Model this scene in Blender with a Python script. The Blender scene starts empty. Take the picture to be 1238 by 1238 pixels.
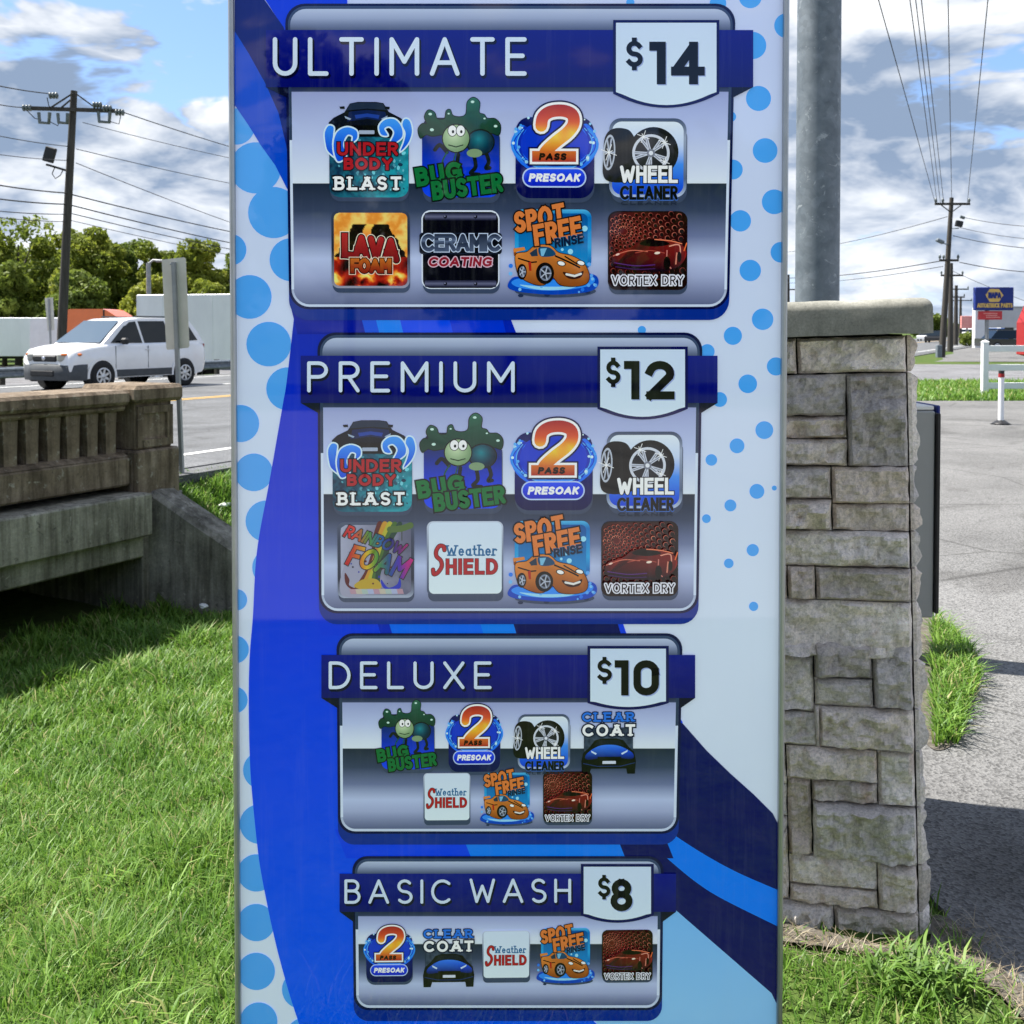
import bpy, bmesh, math, random
import numpy as np
from mathutils import Vector, Matrix, noise as mnoise

R = math.radians
SC = bpy.context.scene
COL = SC.collection
random.seed(7)
RNG = np.random.default_rng(11)

# ------------------------------------------------------------------ camera
PX = 1238.0; FPX = 1238.0; CX = 619.0; PITCH = R(1.5); EYE = 1.55; PY0 = 432.4
cam_d = bpy.data.cameras.new('camera'); cam = bpy.data.objects.new('camera', cam_d); COL.objects.link(cam)
cam.location = (0, 0, EYE); cam.rotation_euler = (R(90) - PITCH, 0, 0)
cam_d.sensor_width = 36; cam_d.lens = 36 * FPX / PX
cam_d.shift_y = (PY0 - PX / 2) / PX
cam_d.clip_start = 0.05; cam_d.clip_end = 3000
cam_d.dof.use_dof = True; cam_d.dof.focus_distance = 2.0; cam_d.dof.aperture_fstop = 16
SC.camera = cam

# ------------------------------------------------------------------ light
SUN_EL = R(60); SUN_DIR = Vector((-math.cos(SUN_EL) * 0.95, math.cos(SUN_EL) * 0.31, math.sin(SUN_EL))).normalized()
sd = bpy.data.lights.new('sun', 'SUN'); sd.energy = 4.3; sd.angle = R(0.6); sd.color = (1.0, 0.955, 0.88)
so = bpy.data.objects.new('sun', sd); COL.objects.link(so)
so.rotation_euler = SUN_DIR.to_track_quat('Z', 'Y').to_euler(); so.location = (-20, 5, 30)

w = bpy.data.worlds.new('World'); SC.world = w; w.use_nodes = True
nt = w.node_tree; nt.nodes.clear()
def N(t, **k):
    n = nt.nodes.new(t)
    for a, b in k.items(): setattr(n, a, b)
    return n
def LK(a, b): nt.links.new(a, b)
def MATH(op, a, b=None, c=None, clamp=False):
    n = N('ShaderNodeMath', operation=op); n.use_clamp = clamp
    for i, v in enumerate((a, b, c)):
        if v is None: continue
        if isinstance(v, (int, float)): n.inputs[i].default_value = v
        else: LK(v, n.inputs[i])
    return n.outputs[0]
def VM(op, a, b):
    n = N('ShaderNodeVectorMath', operation=op)
    for i, v in enumerate((a, b)):
        if isinstance(v, tuple): n.inputs[i].default_value = v
        else: LK(v, n.inputs[i])
    return n.outputs[0]
def MIXC(f, a, b):
    n = N('ShaderNodeMix', data_type='RGBA')
    for s, v in ((n.inputs[0], f), (n.inputs[6], a), (n.inputs[7], b)):
        if isinstance(v, (int, float)): s.default_value = v
        elif isinstance(v, tuple): s.default_value = v + (1,)
        else: LK(v, s)
    return n.outputs[2]
SKY_STRENGTH = 0.10
CLOUD_OFF = (40.2, 13.7, 9.3)
sky = N('ShaderNodeTexSky', sky_type='NISHITA'); sky.sun_disc = False
sky.sun_elevation = SUN_EL; sky.sun_rotation = math.atan2(SUN_DIR.x, SUN_DIR.y); sky.altitude = 100; sky.air_density = 1.0; sky.dust_density = 0.6
tc = N('ShaderNodeTexCoord'); sep = N('ShaderNodeSeparateXYZ'); LK(tc.outputs['Generated'], sep.inputs[0])
zc = MATH('MAXIMUM', sep.outputs[2], 0.0)
den = MATH('ADD', zc, 0.42)
comb = N('ShaderNodeCombineXYZ')
LK(MATH('DIVIDE', sep.outputs[0], den), comb.inputs[0]); LK(MATH('DIVIDE', sep.outputs[1], den), comb.inputs[1])
LK(MATH("MULTIPLY", zc, 2.2), comb.inputs[2])
P0 = VM('ADD', comb.outputs[0], CLOUD_OFF)
def NOISE(p, scale, det, rough, dist=0.0):
    n = N('ShaderNodeTexNoise'); n.inputs['Scale'].default_value = scale; n.inputs['Detail'].default_value = det
    n.inputs['Roughness'].default_value = rough; n.inputs['Distortion'].default_value = dist; LK(p, n.inputs['Vector'])
    return n.outputs[0]
def density(p):
    a = NOISE(p, 1.35, 2, 0.5, 0.0); b_ = NOISE(p, 4.2, 5, 0.55, 0.25)
    billow = MATH('ABSOLUTE', MATH('SUBTRACT', MATH('MULTIPLY', b_, 2.0), 1.0))
    return MATH('ADD', MATH('MULTIPLY', a, 0.80), MATH('MULTIPLY', billow, 0.36))
d0 = density(P0)
d1 = density(VM('ADD', P0, (-0.05, 0.03, 0.13)))
cover = N('ShaderNodeMapRange'); cover.interpolation_type = 'SMOOTHSTEP'
LK(d0, cover.inputs[0]); cover.inputs[1].default_value = 0.365; cover.inputs[2].default_value = 0.41
thick = N('ShaderNodeMapRange'); LK(d0, thick.inputs[0]); thick.inputs[1].default_value = 0.42; thick.inputs[2].default_value = 0.66
lit = MATH('ADD', MATH('MULTIPLY', MATH('SUBTRACT', d0, d1), 6.0), 0.58)
lit = MATH("SUBTRACT", lit, MATH("MULTIPLY", thick.outputs[0], 0.58), clamp=True)
k = 1.0 / SKY_STRENGTH
ccol = MIXC(lit, (0.105 * k, 0.14 * k, 0.20 * k), (0.39 * k, 0.40 * k, 0.415 * k))
blue = MIXC(0.55, sky.outputs[0], (0.045 * k, 0.115 * k, 0.31 * k))
hz = N('ShaderNodeMapRange'); LK(zc, hz.inputs[0]); hz.inputs[1].default_value = 0.0; hz.inputs[2].default_value = 0.16
hz.inputs[3].default_value = 0.25; hz.inputs[4].default_value = 0.0
full = MIXC(cover.outputs[0], blue, ccol)
full = MIXC(hz.outputs[0], full, (0.28 * k, 0.32 * k, 0.39 * k))
bg = N('ShaderNodeBackground'); LK(full, bg.inputs[0]); bg.inputs[1].default_value = SKY_STRENGTH
w.cycles.sampling_method = 'MANUAL'; w.cycles.sample_map_resolution = 256
wo = N('ShaderNodeOutputWorld'); LK(bg.outputs[0], wo.inputs[0])

SC.view_settings.view_transform = 'Standard'; SC.view_settings.look = 'None'
SC.view_settings.exposure = 1.55; SC.view_settings.gamma = 1.0; SC.view_settings.use_curve_mapping = False
SC.render.engine = 'CYCLES'
SC.cycles.use_denoising = True
SC.cycles.max_bounces = 6; SC.cycles.transparent_max_bounces = 8; SC.cycles.caustics_reflective = False; SC.cycles.caustics_refractive = False
try: SC.cycles.denoiser = 'OPENIMAGEDENOISE'
except Exception: pass

# ------------------------------------------------------------------ helpers
def ray(x, y):
    a = (x - CX) / FPX; b = -(y - PY0) / FPX
    return Vector((a, math.cos(PITCH) + b * math.sin(PITCH), -math.sin(PITCH) + b * math.cos(PITCH)))
def at(x, y, Y):
    r = ray(x, y); t = Y / r.y; return Vector((r.x * t, Y, EYE + r.z * t))
def gz(x, y, z=0.0):
    r = ray(x, y); t = (z - EYE) / r.z; return Vector((r.x * t, r.y * t, z))
def lin(c):
    c = np.asarray(c, float) / 255.0
    return tuple(np.where(c <= 0.04045, c / 12.92, ((c + 0.055) / 1.055) ** 2.4))

def tag(o, label, cat, group=None, kind=None):
    if label: o['label'] = label
    if cat: o['category'] = cat
    if group: o['group'] = group
    if kind: o['kind'] = kind
    return o
def empty(name, loc=(0, 0, 0), rz=0.0):
    o = bpy.data.objects.new(name, None); COL.objects.link(o); o.empty_display_size = 0.1
    o.location = loc; o.rotation_euler = (0, 0, rz); return o
def mesh_obj(name, me, mat=None, parent=None):
    o = bpy.data.objects.new(name, me); COL.objects.link(o)
    if mat is not None and not me.materials: me.materials.append(mat)
    if parent is not None: o.parent = parent
    return o
def struct(o): o['kind'] = 'structure'; return o

class MB:
    """collects boxes, tubes, lathes and faces into one mesh; material slots by index"""
    def __init__(s): s.v = []; s.f = []; s.m = []; s.sm = []
    def add(s, vs, fs, mi=0, smooth=False):
        b = len(s.v); s.v += [tuple(v) for v in vs]
        for f in fs: s.f.append([b + i for i in f]); s.m.append(mi); s.sm.append(smooth)
        return s
    def box(s, c, d, mi=0, rot=None, bev=0.0):
        hx, hy, hz_ = d[0] / 2, d[1] / 2, d[2] / 2
        if bev <= 0:
            vs = [Vector((x, y, z)) for x in (-hx, hx) for y in (-hy, hy) for z in (-hz_, hz_)]
            fs = [(0, 1, 3, 2), (4, 6, 7, 5), (0, 4, 5, 1), (2, 3, 7, 6), (0, 2, 6, 4), (1, 5, 7, 3)]
        else:
            bm = bmesh.new(); bmesh.ops.create_cube(bm, size=1)
            for v in bm.verts: v.co = Vector((v.co.x * d[0], v.co.y * d[1], v.co.z * d[2]))
            bmesh.ops.bevel(bm, geom=list(bm.edges), offset=bev, segments=1, affect='EDGES')
            bm.verts.index_update()
            vs = [v.co.copy() for v in bm.verts]; fs = [[v.index for v in f.verts] for f in bm.faces]; bm.free()
        if rot is not None: vs = [rot @ v for v in vs]
        c = Vector(c); return s.add([v + c for v in vs], fs, mi)
    def bar(s, a, b, w, h, mi=0):
        a = Vector(a); b = Vector(b); d = b - a
        rot = d.to_track_quat('X', 'Z').to_matrix()
        return s.box((a + b) / 2, (d.length, w, h), mi, rot)
    def tube(s, pts, r, n=8, mi=0, caps=True):
        pts = [Vector(p) for p in pts]
        rs = r if isinstance(r, (list, tuple)) else [r] * len(pts)
        vs = []; fs = []
        for i, p in enumerate(pts):
            t = (pts[min(i + 1, len(pts) - 1)] - pts[max(i - 1, 0)]).normalized()
            u = t.orthogonal().normalized() if i == 0 else (u - t * u.dot(t)).normalized()
            q = t.cross(u)
            for j in range(n):
                a = 2 * math.pi * j / n; vs.append(p + (u * math.cos(a) + q * math.sin(a)) * rs[i])
        for i in range(len(pts) - 1):
            for j in range(n):
                fs.append((i * n + j, i * n + (j + 1) % n, (i + 1) * n + (j + 1) % n, (i + 1) * n + j))
        b0 = len(s.v); s.add(vs, fs, mi, True)
        if caps: s.add(vs[:n][::-1], [list(range(n))], mi); s.add(vs[-n:], [list(range(n))], mi)
        return s
    def lathe(s, prof, c=(0, 0, 0), n=16, axis='Z', mi=0):
        c = Vector(c); vs = []; fs = []
        for (r, h) in prof:
            for j in range(n):
                a = 2 * math.pi * j / n; x, y = r * math.cos(a), r * math.sin(a)
                vs.append(c + (Vector((x, y, h)) if axis == 'Z' else Vector((x, h, y)) if axis == 'Y' else Vector((h, x, y))))
        for i in range(len(prof) - 1):
            for j in range(n):
                fs.append((i * n + j, i * n + (j + 1) % n, (i + 1) * n + (j + 1) % n, (i + 1) * n + j))
        return s.add(vs, fs, mi, True)
    def prism(s, poly, a, b, mi=0, plane='XZ'):
        def P(p, t): return Vector((p[0], t, p[1])) if plane == 'XZ' else Vector((t, p[0], p[1])) if plane == 'YZ' else Vector((p[0], p[1], t))
        n = len(poly); vs = [P(p, a) for p in poly] + [P(p, b) for p in poly]
        fs = [list(range(n)), list(range(2 * n - 1, n - 1, -1))] + [(i, n + i, n + (i + 1) % n, (i + 1) % n) for i in range(n)]
        return s.add(vs, fs, mi)
    def mesh(s, name, mats=None, recalc=True):
        me = bpy.data.meshes.new(name); me.from_pydata(s.v, [], s.f); me.update()
        me.polygons.foreach_set('material_index', s.m); me.polygons.foreach_set('use_smooth', s.sm)
        if recalc:
            bm = bmesh.new(); bm.from_mesh(me); bmesh.ops.recalc_face_normals(bm, faces=bm.faces); bm.to_mesh(me); bm.free()
        for m in (mats or []): me.materials.append(m)
        return me
    def build(s, name, mat, parent=None, recalc=True):
        mats = mat if isinstance(mat, (list, tuple)) else [mat]
        return mesh_obj(name, s.mesh(name, mats, recalc), None, parent)
def copy_tree(o, parent=None):
    c = o.copy(); COL.objects.link(c)
    if parent is not None: c.parent = parent
    for ch in list(o.children): copy_tree(ch, c)
    return c
def fast_mesh(name, verts, faces, smooth=False):
    """verts (n,3) array, faces (m,k) int array of constant k"""
    verts = np.asarray(verts, np.float32); faces = np.asarray(faces, np.int32)
    me = bpy.data.meshes.new(name); k_ = faces.shape[1]
    me.vertices.add(len(verts)); me.vertices.foreach_set('co', verts.ravel())
    me.loops.add(faces.size); me.loops.foreach_set('vertex_index', faces.ravel())
    me.polygons.add(len(faces)); me.polygons.foreach_set('loop_start', np.arange(0, faces.size, k_, dtype=np.int32))
    me.polygons.foreach_set('loop_total', np.full(len(faces), k_, np.int32))
    if smooth: me.polygons.foreach_set('use_smooth', np.ones(len(faces), bool))
    me.update(calc_edges=True); return me

# ------------------------------------------------------------------ materials
def mat(name, col, rough=0.6, metal=0.0, spec=0.5, build=None):
    m = bpy.data.materials.new(name); m.use_nodes = True
    b = m.node_tree.nodes['Principled BSDF']
    b.inputs['Base Color'].default_value = (*col[:3], 1); b.inputs['Roughness'].default_value = rough
    b.inputs['Metallic'].default_value = metal; b.inputs['Specular IOR Level'].default_value = spec
    if build: build(m.node_tree, b)
    return m
def tn(t, kind, **k):
    n = t.nodes.new(kind)
    for a, b in k.items(): setattr(n, a, b)
    return n
def coords(t, scale=1.0, obj=True, stretch=(1, 1, 1)):
    c = tn(t, 'ShaderNodeTexCoord'); mp = tn(t, 'ShaderNodeMapping'); mp.inputs['Scale'].default_value = [scale * s for s in stretch]
    if obj == 'world':
        g = tn(t, 'ShaderNodeNewGeometry'); t.links.new(g.outputs['Position'], mp.inputs[0])
    else: t.links.new(c.outputs['Object' if obj else 'Generated'], mp.inputs[0])
    return mp.outputs[0]
def tnoise(t, vec, scale, det=5, rough=0.6, dist=0):
    n = tn(t, 'ShaderNodeTexNoise'); n.inputs['Scale'].default_value = scale; n.inputs['Detail'].default_value = det
    n.inputs['Roughness'].default_value = rough; n.inputs['Distortion'].default_value = dist
    t.links.new(vec, n.inputs['Vector']); return n.outputs[0]
def tramp(t, fac, stops, interp='LINEAR'):
    r = tn(t, 'ShaderNodeValToRGB'); r.color_ramp.interpolation = interp
    e = r.color_ramp.elements
    while len(e) < len(stops): e.new(0.5)
    for el, (p, c) in zip(e, stops):
        el.position = p; el.color = (*c, 1) if len(c) == 3 else c
    t.links.new(fac, r.inputs[0]); return r.outputs[0]
def tmix(t, f, a, b, mode='MIX'):
    n = tn(t, 'ShaderNodeMix', data_type='RGBA', blend_type=mode)
    for s, v in ((n.inputs[0], f), (n.inputs[6], a), (n.inputs[7], b)):
        if isinstance(v, (int, float)): s.default_value = v
        elif isinstance(v, tuple): s.default_value = (*v[:3], 1)
        else: t.links.new(v, s)
    return n.outputs[2]
def tbump(t, b, h, strength, dist=0.01):
    n = tn(t, 'ShaderNodeBump'); n.inputs['Strength'].default_value = strength; n.inputs['Distance'].default_value = dist
    t.links.new(h, n.inputs['Height']); t.links.new(n.outputs[0], b.inputs['Normal'])
def noisy(name, cols, scale, rough=0.85, bump=0.3, bdist=0.01, det=6, metal=0.0, world=False, stretch=(1, 1, 1), spec=0.3, fine=None):
    """base colour from a noise ramp (list of colours), plus relief"""
    def bld(t, b):
        v = coords(t, 1.0, 'world' if world else True, stretch)
        n = tnoise(t, v, scale, det, 0.62, 0.2)
        st = [(0.28 + 0.44 * i / (len(cols) - 1), c) for i, c in enumerate(cols)]
        c = tramp(t, n, st)
        if fine:
            n2 = tnoise(t, v, fine[0], 3, 0.7); c = tmix(t, fine[1], c, tramp(t, n2, [(0.3, (0.25,) * 3), (0.7, (1.0,) * 3)]), 'MULTIPLY')
            tbump(t, b, n2, bump, bdist)
        elif bump: tbump(t, b, n, bump, bdist)
        t.links.new(c, b.inputs['Base Color'])
    return mat(name, cols[0], rough, metal, spec, bld)

# ================================================================== STRUCTURE
RA = R(28.5); DX, DY = math.sin(RA), math.cos(RA)            # road heading
def rd(s, q, z=0.0):                                          # road frame -> world (s along, q away from the camera side)
    return Vector((DX * s - DY * q, DY * s + DX * q, z))
ROAD_Z = 0.10
def sm(x): x = np.clip(x, 0, 1); return x * x * (3 - 2 * x)
WA = np.array((-3.60, 9.74)); WE = np.array((0.985, -0.17)); WE /= np.linalg.norm(WE); WM = np.array((-WE[1], WE[0]))
def ground_z(x, y):
    x = np.asarray(x, float); y = np.asarray(y, float)
    q = -(DY * x - DX * y); s = DX * x + DY * y
    wl = sm((-x / np.maximum(y, 1.2) - 0.06) / 0.22) * sm((y - 1.0) / 2.0)
    low = -1.13 * sm((q - 0.6) / 6.6) * wl
    low = np.where(y < 0.5, 0, low)
    u = (x - WA[0]) * WE[0] + (y - WA[1]) * WE[1]; ww = (x - WA[0]) * WM[0] + (y - WA[1]) * WM[1]
    top = np.maximum(0.03 - 0.58 * u, low - 0.05)
    emb = top + (0.055 - top) * sm((ww - 0.12) / 1.5)
    z = np.where((u > -0.05) & (ww > 0.12), emb, low)
    z = np.where((u <= -0.05) & (q > 7.3), -1.13, z)
    z = np.where((u > -0.05) & (q > 8.6), 0.055, z)
    z = np.where(q > 25.0, 0.05 - 1.35 * sm((q - 26.0) / 6.0) * (1 - sm((s - 90) / 60)), z)
    far = np.hypot(x, y) > 45
    z = np.where(far & (q < 7), 0.0, z)
    z = np.where((x > -0.4) & (q < 7.2), np.where(s > 9, 0.0, z), z)
    return z
def axis(f0, f1, st, far):
    a = list(np.arange(f0, f1 + 1e-6, st)); g = st; p = f1; l = f0; hi = []; lo = []
    while p < far: g *= 1.35; p += g; hi.append(p)
    g = st
    while l > -far: g *= 1.35; l -= g; lo.append(l)
    return np.array(lo[::-1] + a + hi)
gx = axis(-9, 4, 0.16, 1400); gy = axis(1, 13.5, 0.16, 1400)
GX, GY = np.meshgrid(gx, gy); GZ = ground_z(GX, GY)
near = (np.abs(GX) < 12) & (GY > 0) & (GY < 12)
for j in range(GX.shape[0]):
    for i in range(GX.shape[1]):
        if near[j, i]: GZ[j, i] += 0.025 * mnoise.noise(Vector((GX[j, i] * 1.3, GY[j, i] * 1.3, 0.3))) * (1 if GX[j, i] < 0.3 else 0.15)
nx, ny = len(gx), len(gy)
idx = np.arange(nx * ny).reshape(ny, nx)
gf = np.stack([idx[:-1, :-1], idx[:-1, 1:], idx[1:, 1:], idx[1:, :-1]], -1).reshape(-1, 4)
def grass_ground(t, b):
    v = coords(t, 1.0, 'world')
    n1 = tnoise(t, v, 0.7, 6, 0.6); n2 = tnoise(t, v, 9, 5, 0.7); n3 = tnoise(t, v, 60, 3, 0.7)
    c = tramp(t, n2, [(0.3, (0.030, 0.052, 0.012)), (0.55, (0.065, 0.115, 0.022)), (0.75, (0.12, 0.155, 0.045))])
    c = tmix(t, tramp(t, n1, [(0.45, (0, 0, 0)), (0.7, (1, 1, 1))]), c, (0.10, 0.105, 0.04))
    c = tmix(t, 0.5, c, tramp(t, n3, [(0.3, (0.3,) * 3), (0.7, (1.2,) * 3)]), 'MULTIPLY')
    t.links.new(c, b.inputs['Base Color']); tbump(t, b, n3, 0.6, 0.02)
M_ground = mat('turf_soil', (0.06, 0.1, 0.02), 0.95, 0, 0.1, grass_ground)
g_o = mesh_obj('ground', fast_mesh('ground', np.stack([GX, GY, GZ], -1).reshape(-1, 3), gf, True), M_ground); struct(g_o)

def asphalt(name, base, cracks=0.5, tint=(1, 1, 1)):
    def bld(t, b):
        v = coords(t, 1.0, 'world')
        big = tnoise(t, v, 0.55, 5, 0.6, 0.4); ag = tn(t, 'ShaderNodeTexVoronoi'); ag.inputs['Scale'].default_value = 110
        t.links.new(v, ag.inputs['Vector'])
        fine = tnoise(t, v, 240, 3, 0.8)
        lo = tuple(base * 0.72 * x for x in tint); hi = tuple(base * 1.25 * x for x in tint)
        c = tramp(t, big, [(0.3, lo), (0.7, hi)])
        agc = tramp(t, ag.outputs['Color'], [(0.15, (0.42,) * 3), (0.55, (1.0,) * 3), (0.93, (1.25,) * 3), (1.0, (2.1,) * 3)])
        c = tmix(t, 0.85, c, agc, 'MULTIPLY')
        c = tmix(t, 0.45, c, tramp(t, fine, [(0.3, (0.45,) * 3), (0.7, (1.3,) * 3)]), 'MULTIPLY')
        vc = tn(t, 'ShaderNodeTexVoronoi', feature='DISTANCE_TO_EDGE'); vc.inputs['Scale'].default_value = 0.45
        wv = tmix(t, 0.12, v, tn(t, 'ShaderNodeTexNoise').outputs['Color']); t.links.new(wv, vc.inputs['Vector'])
        cr = tramp(t, vc.outputs['Distance'], [(0.0, (1, 1, 1)), (0.006, (0, 0, 0))])
        f = tn(t, 'ShaderNodeMath', operation='MULTIPLY'); t.links.new(cr, f.inputs[0]); f.inputs[1].default_value = cracks
        c = tmix(t, f.outputs[0], c, (0.03, 0.029, 0.027))
        st = tnoise(t, v, 1.3, 3, 0.5, 1.0); c = tmix(t, 0.55, c, tramp(t, st, [(0.32, (0.55, 0.54, 0.53)), (0.46, (1.0, 1.0, 1.0))]), 'MULTIPLY')
        t.links.new(c, b.inputs['Base Color']); tbump(t, b, ag.outputs['Distance'], 0.55, 0.006)
    return mat(name, (base,) * 3, 0.9, 0, 0.25, bld)
M_asph_old = asphalt('weathered_lot_asphalt', 0.155, 0.6, (1.0, 0.99, 0.97))
M_asph_road = asphalt('road_asphalt', 0.135, 0.5, (0.97, 1.0, 1.04))
M_paint_w = noisy('road_white_paint', [(0.5, 0.5, 0.48), (0.78, 0.78, 0.76)], 4, 0.7, 0, world=True)
M_paint_y = noisy('road_yellow_paint', [(0.42, 0.25, 0.06), (0.62, 0.38, 0.08)], 4, 0.7, 0, world=True)

def sheet(name, pts, z, material, thick=0.0):
    m = MB(); n = len(pts)
    vs = [Vector((p[0], p[1], z)) for p in pts]; m.add(vs, [list(range(n))])
    if thick: m.add([v - Vector((0, 0, thick)) for v in vs], [list(range(n))[::-1]]); \
        m.add(vs + [v - Vector((0, 0, thick)) for v in vs], [(i, n + i, n + (i + 1) % n, (i + 1) % n) for i in range(n)])
    return m.build(name, material)
def road_strip(name, s0, s1, q0, q1, z, material, thick=0):
    return sheet(name, [rd(s0, q0), rd(s1, q0), rd(s1, q1), rd(s0, q1)], z, material, thick)
road = MB()
pr = [(8.2, ROAD_Z), (25.0, ROAD_Z), (25.0, -0.3), (8.2, -0.3)]
road.add([rd(s, q, z) for s in (-120, 900) for q, z in pr], [(0, 1, 5, 4), (1, 2, 6, 5), (2, 3, 7, 6), (3, 0, 4, 7)])
struct(road.build('road', M_asph_road))
# embankment shoulder beyond the bridge end, on the camera side
struct(road_strip('road_shoulder', 7.35, 900, 7.86, 8.19, ROAD_Z - 0.012, M_asph_road, 0.2))
for nm, q, wd, m_, s0, s1 in (('road_edge_line', 9.07, 0.13, M_paint_w, -100, 800), ('road_centre_line', 16.3, 0.11, M_paint_y, -100, 800),
                              ('road_centre_line', 16.55, 0.11, M_paint_y, -100, 800), ('road_edge_line', 23.9, 0.13, M_paint_w, -100, 800)):
    struct(road_strip(nm, s0, s1, q - wd / 2, q + wd / 2, ROAD_Z + 0.005, m_))
for i in range(16):
    struct(road_strip('road_lane_dash', 6 + i * 12.2, 9 + i * 12.2, 20.15, 20.27, ROAD_Z + 0.005, M_paint_w))

# car-wash lane (right)
lane = [(1.16, 3.25), (1.14, 2.80), (1.135, 2.64), (1.15, 2.52), (1.17, 2.40), (1.215, 2.26), (1.27, 2.05), (1.38, 1.75), (1.7, 1.40), (60, 1.40), (60, 22.6), (9.3, 22.5), (-1.5, 22.4), (-1.5, 11.2), (0.2, 10.2), (0.9, 7.5), (1.08, 4.4)]
ln = []
for i, p in enumerate(lane):
    a = Vector(p); b = Vector(lane[(i + 1) % len(lane)])
    nseg = 6 if (a - b).length < 4 else 1
    for k_ in range(nseg):
        c_ = a.lerp(b, k_ / nseg)
        ln.append((c_.x + random.uniform(-.012, .012), c_.y + random.uniform(-.012, .012)))
struct(sheet('parking_lane', ln, 0.012, M_asph_old, 0.05))
M_pad = noisy('pale_bounce_concrete', [(0.27, 0.262, 0.25), (0.34, 0.33, 0.315)], 1.5, .9, .2, world=True, fine=(90, .3))
struct(sheet('bounce_pad', [(-14, -16), (60, -16), (60, 1.36), (2.6, 1.36), (2.2, -1.6), (-14, -1.9)], 0.012, M_pad, 0.05))  # unseen pale pad added to bounce sunlight onto sign and pillar
def flat_rect(name, x0, x1, y0, y1, z, m_): return struct(sheet(name, [(x0, y0), (x1, y0), (x1, y1), (x0, y1)], z, m_))
M_gravel = asphalt('grey_gravel', 0.17, 0.0, (1.0, 1.0, 1.04))
flat_rect('gravel_lot', 5, 70, 30.5, 46.5, 0.03, M_gravel)
flat_rect('far_lot', 5, 160, 50.5, 135, 0.03, M_asph_old)

# ================================================================== BRIDGE
def old_concrete(name, dark, mid, light, streak=1.0):
    def bld(t, b):
        v = coords(t, 1.0, True)
        n1 = tnoise(t, v, 2.2, 7, 0.65, 0.3); n2 = tnoise(t, coords(t, 1.0, True, (14, 14, 1.1)), 1.0, 5, 0.6, 0.3); n3 = tnoise(t, v, 45, 4, 0.75)
        c = tramp(t, n1, [(0.3, dark), (0.52, mid), (0.74, light)])
        c = tmix(t, 0.8 * streak, c, tramp(t, n2, [(0.35, (0.32, 0.29, 0.26)), (0.62, (1.05, 1.02, 0.98))]), 'MULTIPLY')
        n5 = tnoise(t, v, 13, 5, 0.7, 0.6); c = tmix(t, tramp(t, n5, [(0.60, (0, 0, 0)), (0.68, (0.55, 0.55, 0.55))]), c, (0.40, 0.38, 0.32))
        c = tmix(t, tramp(t, n5, [(0.30, (0.7, 0.7, 0.7)), (0.38, (0, 0, 0))]), c, (0.045, 0.042, 0.034))
        c = tmix(t, 0.5, c, tramp(t, n3, [(0.3, (0.5,) * 3), (0.65, (1.1,) * 3)]), 'MULTIPLY')
        t.links.new(c, b.inputs['Base Color']); tbump(t, b, n3, 0.5, 0.006)
    return mat(name, mid, 0.92, 0, 0.2, bld)
M_rail = old_concrete('mossy_brown_concrete', (0.105, 0.08, 0.055), (0.21, 0.165, 0.12), (0.35, 0.29, 0.225))
M_gird = old_concrete('grey_green_concrete', (0.16, 0.155, 0.125), (0.29, 0.28, 0.23), (0.44, 0.42, 0.36))
M_wing = old_concrete('stained_wing_concrete', (0.12, 0.115, 0.10), (0.23, 0.22, 0.195), (0.40, 0.385, 0.34))
br = empty('concrete_bridge', rd(0, 0), math.pi / 2 - RA)
tag(br, 'old mossy concrete road bridge with baluster parapet left of the menu sign', 'bridge')
def bbox(name, s0, s1, q0, q1, z0, z1, m_, bev=0.012, parent=br):
    mb = MB(); mb.box(((s0 + s1) / 2, (q0 + q1) / 2, (z0 + z1) / 2), (s1 - s0, q1 - q0, z1 - z0), 0, None, bev); return mb.build(name, m_, parent)
bbox('cap_rail', -14, 6.70, 7.68, 8.34, 0.86, 1.00, M_rail, 0.03)
bbox('cap_rail_moulding', -14, 6.70, 7.75, 8.28, 0.80, 0.858, M_rail, 0.02)
bbox('base_beam', -14, 6.72, 7.72, 8.30, 0.10, 0.37, M_rail, 0.02)
sill = MB(); sill.prism([(7.73, 0.372), (7.80, 0.41), (8.22, 0.41), (8.29, 0.372)], -14, 6.70, 0, 'YZ'); sill.build('base_sill', M_rail, br)
bal = MB()
prof = [(0.058, 0.41), (0.058, 0.50), (0.064, 0.70), (0.072, 0.80)]
for i, (hw, z) in enumerate(prof):
    bal.v += [(-hw, 7.80, z), (hw, 7.80, z), (hw, 8.20, z), (-hw, 8.20, z)]
for i in range(len(prof) - 1):
    for j in range(4): bal.f.append((i * 4 + j, i * 4 + (j + 1) % 4, i * 4 + 4 + (j + 1) % 4, i * 4 + 4 + j)); bal.m.append(0); bal.sm.append(False)
bal.f += [(3, 2, 1, 0), (12, 13, 14, 15)]; bal.m += [0, 0]; bal.sm += [False] * 2
bal_me = bal.mesh('baluster', [M_rail])
for i in range(24):
    o = mesh_obj('baluster', bal_me, None, br); o.location.x = 6.56 - i * 0.205 + random.uniform(-.006, .006); o.scale.x = random.uniform(.92, 1.08)
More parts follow.
